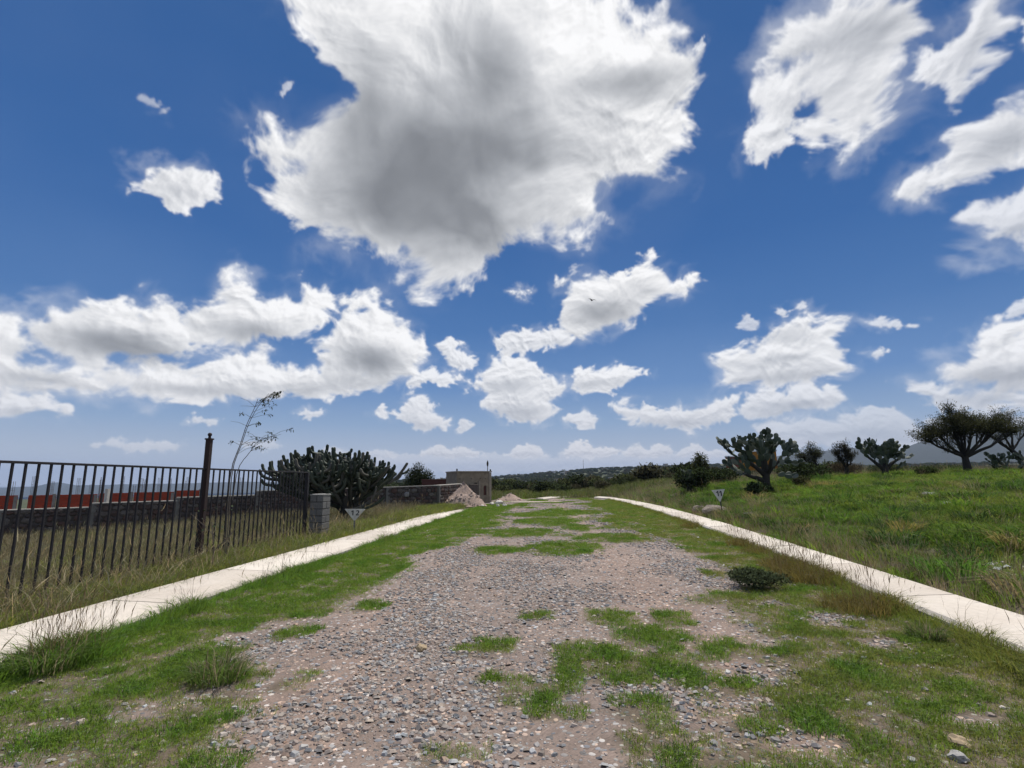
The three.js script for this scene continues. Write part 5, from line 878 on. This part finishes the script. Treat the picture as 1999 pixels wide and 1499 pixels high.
const blade = new THREE.MeshPhysicalMaterial({ color: 0xffffff, roughness: 0.9, transmission: 0.5, thickness: 0, ior: 1.3, specularIntensity: 0.35, side: THREE.DoubleSide });
const straw = new THREE.MeshPhysicalMaterial({ color: 0xffffff, roughness: 0.95, transmission: 0.2, thickness: 0, ior: 1.3, specularIntensity: 0.2, side: THREE.DoubleSide });
const GREEN = [0.235, 0.32, 0.04], LUSH = [0.15, 0.275, 0.032], YELLOW = [0.29, 0.27, 0.078], STRAW = [0.30, 0.25, 0.15], GREY = [0.18, 0.15, 0.105];
function shard(seed) {                                        // flat angular chip: jittered six-cornered slab
  const r = rng(seed), n = 5 + Math.floor(r() * 2), P = [], top = [], bot = [], sx = 0.75 + 0.6 * r(), tl = (r() - 0.5) * 0.3;
  for (let k = 0; k < n; k++) { const a = (k + 0.55 * (r() - 0.5)) / n * 6.283, q = 0.8 + 0.45 * r(); top.push([Math.cos(a) * q * 0.72 * sx, 0.3 + 0.16 * r() + tl * Math.cos(a), Math.sin(a) * q * 0.72]); bot.push([Math.cos(a) * q * 1.05 * sx, -0.25, Math.sin(a) * q * 1.05]); }
  const tri = (a, b, c) => P.push(...a, ...c, ...b);
  for (let k = 1; k < n - 1; k++) tri(top[0], top[k], top[k + 1]);
  for (let k = 0; k < n; k++) { const j = (k + 1) % n; tri(top[k], bot[k], bot[j]); tri(top[k], bot[j], top[j]); }
  const g = new THREE.BufferGeometry(); g.setAttribute('position', new THREE.Float32BufferAttribute(P, 3)); g.computeVertexNormals(); return metric(g);
}
{ // gravel
  const r = rng(401), list = [], tones = [[0.30, 0.27, 0.248], [0.23, 0.212, 0.198], [0.34, 0.308, 0.278], [0.28, 0.215, 0.18], [0.30, 0.275, 0.255], [0.19, 0.175, 0.165], [0.32, 0.25, 0.205], [0.40, 0.37, 0.335]];
  const step = 0.25;
  for (let z = -2.4; z > -46; z -= step) for (let x = KERB_L_IN + 0.1; x < kerbRightIn(z) - 0.1; x += step) {
    if (!inView(x, z)) continue; const D = -z;
    const gm = roadGrass(x, z), patch = fbm(x * 0.8, 1, z * 0.6, 3), bare = Math.exp(-Math.pow((x - 1.6 - 0.035 * z) / 0.55, 2)) * smooth(-4.5, -7, z) * 1.0 + 0.9 * Math.exp(-((x - 0.25) ** 2 / 0.25 + (z + 3.5) ** 2 / 0.3)) + 0.5 * Math.exp(-Math.pow((x + 1.5 + 0.02 * z) / 0.4, 2)) * smooth(-7, -10, z);
    const dens = clamp(0.10 + 1.15 * smooth(-0.16, 0.22, patch) - bare - 0.45 * smooth(-1.6, -2.6, x) * smooth(-9, -6.5, z) * smooth(-3.6, -4.6, z), 0.05, 1.25) * (1 - 0.94 * gm) * (D < 7 ? 1700 : D < 12 ? 1050 : D < 18 ? 560 : 300 * clamp(24 / D, 0.35, 1)) * step * step;
    let n = Math.floor(dens + r());
    while (n-- > 0) { const px = x + r() * step, pz = z - r() * step, big = Math.pow(r(), 3.4), s = (0.0045 + 0.024 * big) * (D < 7 ? 1 : D < 12 ? 1.1 : D < 18 ? 1.35 : 1.7); list.push([px, landHeight(px, pz) + s * 0.22, pz, s, vary(r, tones[Math.floor(r() * 8)], 0.5), 1, 0.9]); }
  }
  for (const [cx, cz, rad, n] of [[11, -16, 0.75, 260], [6.6, -8.6, 0.6, 160], [12.6, -19, 0.4, 60]]) for (let i = 0; i < n; i++) { const a = r() * 6.28, q = Math.sqrt(r()) * rad, px = cx + Math.cos(a) * q, pz = cz + Math.sin(a) * q * 1.2; list.push([px, landHeight(px, pz) + 0.006, pz, 0.012 + 0.05 * Math.pow(r(), 3), vary(r, [0.42, 0.38, 0.33], 0.6), 1, 0.9]); }
  cover('gravel', 'loose grey and pinkish gravel lying on the road', [1, 2, 3, 4, 5, 6, 7, 8].map((s) => shard(s * 13)), std({ color: 0xffffff, roughness: 0.9 }), list);
}
{ // turf on the road
  const r = rng(402), list = []; let step = 0.2;
  for (let z = -2.4; z > -53; z -= step) { const D = -z; step = D < 12 ? 0.2 : 0.3; for (let x = KERB_L_IN; x < kerbRightIn(z); x += step) {
    if (!inView(x, z)) continue;
    const g = roadGrass(x, z); if (g < 0.03) continue;
    const tone = fbm(x * 0.9, 5, z * 0.9, 3), lump = fbm(x * 2.2 + 30, 5, z * 2.2, 3), thin = clamp(0.85 + lump * 1.8 - (x > 1 ? 0.08 : 0), 0.28, 1), dens = g * thin * (D < 7 ? 950 : D < 12 ? 660 : D < 20 ? 340 : 175) * step * step, dry = clamp(smooth(0.8, 2.6, x) * 0.5 + tone * 1.4 - lump * 1.3 - 0.08 + (g < 0.45 ? 0.3 : 0), 0, 0.95);
    let n = Math.floor(dens + r());
    while (n-- > 0) { const px = x + r() * step, pz = z - r() * step, k = D < 12 ? 1 : D < 20 ? 1.35 : 1.9; list.push([px, landHeight(px, pz), pz, k * (0.6 + 0.55 * r()) * (0.5 + 0.45 * g + 1.6 * clamp(lump, -0.2, 0.4)), vary(r, blend(blend(GREEN, LUSH, clamp(0.5 + lump * 2, 0, 1)), YELLOW, dry), 0.55), D > 14 ? 0.8 : 1]); }
  } }
  cover('turf', 'short green grass growing in patches through the gravel', [1, 2, 3, 4].map((s) => blades(s * 3, 12, 0.052, 0.045, 0.0048, 1.3)), blade, list);
}
{ // weeds along both kerbs, some with seed stalks
  const r = rng(403), low = [], stalks = [];
  for (let z = -2.6; z > -46; z -= 0.045) {
    const D = -z;
    for (const side of [-1, 1]) {
      if (side < 0 && z < -33) continue;
      const edge = side < 0 ? KERB_L_IN : kerbRightIn(z), k = fbm(3 * side, 2, z * 0.7, 3); if (r() > clamp(0.75 + k * 2.2, 0.2, 1)) continue;
      const n = D < 12 ? 6 : 2;
      for (let i = 0; i < n; i++) { const x = edge - side * (0.02 + 0.42 * r() * r()), zz = z + (r() - 0.5) * 0.2; if (!inView(x, zz)) continue; const dry = side > 0 ? clamp(0.45 + k * 1.2 + (r() - 0.5) * 0.5, 0, 1) : clamp(k, 0, 0.4); low.push([x, landHeight(x, zz), zz, (0.5 + 0.9 * r()) * (0.85 + k * 1.4), vary(r, blend(side < 0 ? LUSH : GREEN, [0.2, 0.17, 0.05], dry), 0.5)]); }
      if (r() < (D < 16 ? 0.6 : 0.3) * clamp(0.35 + 2.4 * k, 0.03, 1)) { const x = edge - side * 0.22 * r(), zz = z; if (inView(x, zz)) stalks.push([x, landHeight(x, zz), zz, 0.65 + 0.65 * r(), vary(r, side > 0 ? [0.19, 0.14, 0.075] : [0.17, 0.13, 0.10], 0.4)]); }
    }
  }
  for (const [cx, cz, rad, n] of [[4.1, -9.3, 0.5, 120], [4.35, -10.4, 0.5, 90], [4.75, -13.8, 0.45, 60], [4.6, -12.4, 0.4, 40], [4.95, -19.0, 0.5, 60], [-4.55, -5.0, 0.35, 90], [3.75, -7.2, 0.4, 50]]) for (let i = 0; i < n; i++) { const a = r() * 6.28, q = Math.sqrt(r()) * rad, x = cx + Math.cos(a) * q, z = cz + Math.sin(a) * q; if (x > kerbRightIn(z) - 0.02 || x < KERB_L_IN + 0.02) continue; low.push([x, landHeight(x, z), z, 1.0 + 0.6 * r(), vary(r, cx > 0 ? [0.20, 0.165, 0.045] : LUSH, 0.4)]); if (r() < 0.3) stalks.push([x, landHeight(x, z), z, 0.7 + 0.6 * r(), vary(r, [0.18, 0.13, 0.07], 0.3)]); }
  cover('kerb_weeds', 'taller grass tufts growing along the foot of the kerbs', [1, 2, 3].map((s) => blades(s * 5 + 100, 16, 0.18, 0.075, 0.006, 1.3)), blade, low);
  cover('seed_stalks', 'thin dry seed stalks leaning over the pale kerbs', [1, 2, 3].map((s) => blades(s * 5 + 140, 5, 0.46, 0.05, 0.0032, 0.45, 5)), straw, stalks);
}
{ // single tufts that stand out on the left
  const r = rng(404);
  for (const [x, z, s, label] of [[-2.83, -4.6, 1, 'large spiky grass tuft in the turf at the lower left'], [-4.5, -4.75, 1.2, 'tall dark grass clump against the left kerb at the photo edge'], [3.75, -6.0, 0.7, 'bushy grass clump in front of the right kerb near the photo edge']]) {
    const t = thing('grass_tuft', label, 'grass tuft', [x, landHeight(x, z), z]); mesh('leaves', blades(Math.floor(900 + x * 10), 420, 0.21 * s, 0.19 * s, 0.008, 1.4), leafMat(0.13, 0.2, 0.04, 0.5), t); mesh('dry_leaves', blades(Math.floor(940 + x * 10), 110, 0.28 * s, 0.2 * s, 0.006, 0.8), leafMat(0.24, 0.2, 0.12, 0.2), t);
  }
}
{ // the green field on the right with straw along the kerb
  const r = rng(405), green = [], dry = [], short = []; let step = 0.3;
  for (let z = -3; z > -46; z -= step) { const D = -z; for (let x = kerbRight(z) + 0.02; x < 34; x += step) {
    if (!inView(x, z)) continue; const s = x - kerbRight(z), dist = Math.hypot(x, z), tone = fbm(x * 0.35, 7, z * 0.35, 3), hole = fbm(x * 0.7, 11, z * 0.7, 3), hole2 = fbm(x * 1.3, 14, z * 1.3, 3);
    const spot = Math.exp(-((x - 6.6) ** 2 + (z + 8.6) ** 2) / 0.7) + 0.8 * Math.exp(-((x - 6.3) ** 2 + (z + 7.3) ** 2) / 0.4) + Math.exp(-((x - 11) ** 2 + (z + 16) ** 2) / 0.5), bare = clamp(smooth(0.1, 0.42, hole + 0.1 * Math.exp(-s / 1.8)) + spot, 0, 1), near = dist < 11 ? 170 : dist < 18 ? 105 : dist < 28 ? 58 : 34;
    const gk = clamp(0.3 + smooth(0.1, 1.4, s) * 0.9 + tone * 0.5 + hole2, 0.12, 1.3) * (1 - 0.93 * bare), dk = clamp(0.85 * Math.exp(-s / 0.75) * clamp(0.7 + 2 * hole2, 0.1, 1.2) + 0.006 - tone * 0.08 + smooth(30, 40, D) * 0.35, 0, 1) * (1 - 0.5 * bare);
    let n = Math.floor(gk * near * step * step + r()); const k = dist < 11 ? 0.8 : dist < 18 ? 1.0 : dist < 28 ? 1.3 : 1.6;
    while (n-- > 0) { const px = x + r() * step, pz = z - r() * step; green.push([px, landHeight(px, pz), pz, k * (0.5 + 0.6 * r()) * clamp(0.66 + 3.0 * hole2 + tone * 0.5, 0.25, 2.1), vary(r, blend(blend(GREEN, LUSH, clamp(0.4 + tone + hole2, 0, 1)), YELLOW, clamp(0.22 - tone * 1.1 - hole2 * 0.8, 0, 0.85)), 0.6), dist > 20 ? 0.75 : 1]); }
    n = Math.floor(dk * near * 0.75 * step * step + r()); while (n-- > 0) { const px = x + r() * step, pz = z - r() * step; dry.push([px, landHeight(px, pz), pz, k * (0.5 + 0.6 * r()), vary(r, r() < 0.6 ? STRAW : GREY, 0.4)]); }
    n = Math.floor((0.3 + bare) * near * 0.6 * step * step + r()); while (n-- > 0) { const px = x + r() * step, pz = z - r() * step; short.push([px, landHeight(px, pz), pz, k * (0.8 + 0.9 * r()), vary(r, blend(GREEN, STRAW, 0.05 + 0.35 * r()), 0.4)]); }
  } }
  const clumps = [], stems = [];
  for (let i = 0; i < 900; i++) { const z = -5 - 34 * r(), x = kerbRight(z) + 0.5 + 24 * r() * r(), d = Math.hypot(x, z); if (!inView(x, z) || r() < (d < 12 ? 0.3 : 0)) continue; clumps.push([x, landHeight(x, z), z, 0.5 + 0.75 * r() * r() + d * 0.008, vary(r, r() < 0.88 ? blend(LUSH, [0.06, 0.11, 0.025], r()) : blend(STRAW, YELLOW, r()), 0.4), 0.8 + 0.5 * r()]); }
  for (let i = 0; i < 800; i++) { const z = -4.5 - 34 * r(), x = kerbRight(z) + 0.1 + 20 * Math.pow(r(), 2.2); if (inView(x, z) && fbm(x * 0.5, 31, z * 0.5, 2) > -0.12) stems.push([x, landHeight(x, z), z, 0.45 + 0.5 * r() + Math.hypot(x, z) * 0.008, vary(r, r() < 0.6 ? STRAW : [0.13, 0.11, 0.06], 0.5)]); }
  cover('field_clumps', 'coarse darker weed clumps scattered over the right field', [1, 2, 3].map((s) => blades(s * 5 + 310, 110, 0.34, 0.3, 0.02, 1.7)), blade, clumps);
  cover('field_stems', 'single dry weed stems standing in the right field', [1, 2, 3].map((s) => blades(s * 5 + 330, 4, 0.5, 0.12, 0.006, 0.7, 3)), straw, stems);
  cover('field_grass', 'lush green grass and weeds filling the field on the right', [1, 2, 3, 4, 5].map((s) => blades(s * 5 + 300, 18, 0.25, 0.15, 0.016, 1.5)), blade, green);
  cover('dry_grass', 'straw coloured dry grass along the right kerb and field edge', [1, 2, 3].map((s) => blades(s * 5 + 340, 12, 0.40, 0.09, 0.005, 0.5, 4)), straw, dry);
  cover('short_grass', 'short thin grass on the bare spots of the right field', [1, 2].map((s) => blades(s * 5 + 370, 11, 0.075, 0.06, 0.006, 0.9)), blade, short);
}
{ // rough grass between the end of the road and the scrub
  const r = rng(407), a = [], b = [];
  for (let z = -43; z > -70; z -= 0.4) for (let x = -10; x < 16; x += 0.4) {
    if (x > -5 && x < kerbRight(z) && z > -51) continue; if (x > kerbRight(z) && z > -46) continue; if (x < -3.6 && z > -48) continue;
    const t = fbm(x * 0.3, 21, z * 0.3, 3), n = 1 + Math.floor(r() * 2.2);
    for (let i = 0; i < n; i++) { const px = x + r() * 0.4, pz = z - r() * 0.4; (r() < 0.45 + t ? a : b).push([px, landHeight(px, pz), pz, 1.5 + 1.2 * r(), vary(r, r() < 0.5 + t ? blend([0.09, 0.12, 0.035], GREEN, r() * 0.5) : blend(STRAW, [0.1, 0.12, 0.04], 0.3 + r() * 0.6), 0.5)]); }
  }
  cover('end_grass', 'rough mixed grass between the end of the road and the scrub', [1, 2, 3].map((s) => blades(s * 5 + 500, 16, 0.24, 0.16, 0.016, 1.3)), blade, a);
  cover('end_straw', 'dry straw between the end of the road and the scrub', [1, 2].map((s) => blades(s * 5 + 530, 12, 0.36, 0.13, 0.012, 0.9)), straw, b);
}
{ // verge and dry field on the left
  const r = rng(406), tall = [], mid = [], step = 0.3;
  for (let z = -2.8; z > -46; z -= step) { const D = -z; for (let x = KERB_L_OUT - 0.05; x > -34; x -= step) {
    if (!inView(x, z)) continue; const s = KERB_L_OUT - x, dist = Math.hypot(x, z), tone = fbm(x * 0.4, 9, z * 0.4, 3);
    const wallSide = (x + 28.2) * (-40 + 16.8) - (z + 16.8) * (-6.75 + 28.2);        // which side of the stone wall's chord
    if (x < -7 && z < -16.8 && wallSide > 60) continue;
    const near = dist < 12 ? 130 : dist < 20 ? 70 : dist < 30 ? 42 : 26, k = dist < 12 ? 0.85 : dist < 20 ? 1.05 : dist < 30 ? 1.3 : 1.5;
    const field = smooth(1.3, 2.6, s), lump = fbm(x * 1.1, 17, z * 1.1, 3);
    let n = Math.floor((0.22 + 0.78 * field) * clamp(0.72 + tone + lump * 1.5, 0.12, 1.3) * near * step * step + r());
    while (n-- > 0) { const px = x + r() * step, pz = z - r() * step; tall.push([px, landHeight(px, pz), pz, k * (0.45 + 0.55 * r()) * (0.45 + 0.45 * field) * clamp(0.95 + lump * 1.6, 0.5, 1.6), vary(r, blend(r() < 0.3 ? STRAW : GREY, [0.11, 0.125, 0.045], clamp(0.5 - field * 0.2 + tone * 1.6, 0, 0.9)), 0.6)]); }
    n = Math.floor((1 - 0.6 * field) * clamp(0.95 - tone - lump, 0.1, 1.3) * near * 1.0 * step * step + r());
    while (n-- > 0) { const px = x + r() * step, pz = z - r() * step; mid.push([px, landHeight(px, pz), pz, k * (0.4 + 0.7 * r()), vary(r, blend(blend(GREEN, [0.07, 0.085, 0.03], r()), YELLOW, r() * 0.5), 0.6)]); }
  } }
  const lying = []; for (let i = 0; i < 800; i++) { const z = -4 - 26 * r() * r(), x = KERB_L_OUT - 0.15 - 1.9 * r(); if (inView(x, z)) lying.push([x, landHeight(x, z), z, 0.7 + 0.7 * r(), vary(r, STRAW, 0.5), 1, 0.9]); }
  cover('bent_straw', 'pale bent straw stems tangled in the left verge', [1, 2, 3].map((q) => blades(q * 5 + 480, 5, 0.5, 0.12, 0.0045, 2.2, 2)), straw, lying);
  cover('verge_straw', 'tall dry grey and straw grass behind the left kerb and fence', [1, 2, 3, 4].map((s) => blades(s * 5 + 400, 14, 0.44, 0.12, 0.005, 0.9, 4)), straw, tall);
  cover('verge_grass', 'mixed green weeds between the left kerb and the fence', [1, 2, 3].map((s) => blades(s * 5 + 450, 16, 0.24, 0.12, 0.011, 1.5)), blade, mid);
}
{ // single stones that stand out
  const pale = std({ color: rgb(0.40, 0.33, 0.27), map: repeat(speckTex, 2), bumpMap: repeat(grainBump, 2), bumpScale: 0.02 }), grey = std({ color: rgb(0.24, 0.235, 0.225), map: repeat(speckTex, 2), bumpMap: repeat(grainBump, 2), bumpScale: 0.02 }), ochre = std({ color: rgb(0.58, 0.44, 0.27), map: repeat(speckTex, 4) }), white = std({ color: rgb(0.55, 0.53, 0.5), map: repeat(speckTex, 3) });
  [[6.55, -22.4, 0.42, pale, 'big pinkish boulder just left of the leaning sign'], [6.5, -24.6, 0.34, pale, 'second pale boulder behind the big pinkish boulder by the sign'], [6.75, -19.2, 0.26, grey, 'grey boulder beside the right kerb just right of the leaning sign'], [7.0, -18.2, 0.2, pale, 'small pinkish boulder beside the grey boulder near the sign'], [-1.3, -5.45, 0.06, ochre, 'ochre stone lying alone in the middle of the gravel'], [2.42, -3.72, 0.055, ochre, 'flat ochre stone in the turf at the lower right'], [2.3, -3.56, 0.042, white, 'pale angular stone beside the flat ochre stone at lower right'], [12.6, -19.0, 0.2, white, 'flat white stone in the field grass on the right'], [11.0, -15.9, 0.12, white, 'pale stone of the small rubble spot in the right field'], [10.6, -16.2, 0.1, white, 'small pale stone left in the rubble spot of the right field'], [11.3, -15.4, 0.09, white, 'small pale stone in front of the rubble spot in the right field'], [7.6, -34.0, 0.4, pale, 'pale rounded boulder left of the broad dark thicket']].forEach(([x, z, s, m, label], i) => {
    const o = mesh('boulder', rock(820 + i, 0.62, 2, 0.5), m); o.position.set(x, landHeight(x, z) + s * 0.28, z); o.rotation.y = i * 2.1; o.scale.setScalar(s); tag(o, label, 'stone');
  });
  const b = thing('bird', 'tiny dark bird gliding in front of the middle cloud', 'bird', [6.2, 26.0, -70], 0.6), dark = std({ color: rgb(0.03, 0.03, 0.03) });
  mesh('body', tube([V(0, 0, -0.28), V(0, 0.02, -0.15), V(0, 0, 0.1), V(0, 0, 0.34)], [0.02, 0.08, 0.06, 0.02], 8), dark, b); for (const s of [-1, 1]) { const g = new THREE.BufferGeometry(); g.setAttribute('position', new THREE.Float32BufferAttribute([0, 0.03, -0.12, s * 0.35, 0.16, -0.14, s * 0.75, 0.1, 0.05, 0, 0.03, 0.1, s * 0.35, 0.15, 0.08, 0, 0.01, 0], 3)); g.setIndex([0, 1, 4, 0, 4, 3, 1, 2, 4]); g.computeVertexNormals(); mesh('wing', g, dark, b); }
}

renderer.render(scene, camera);
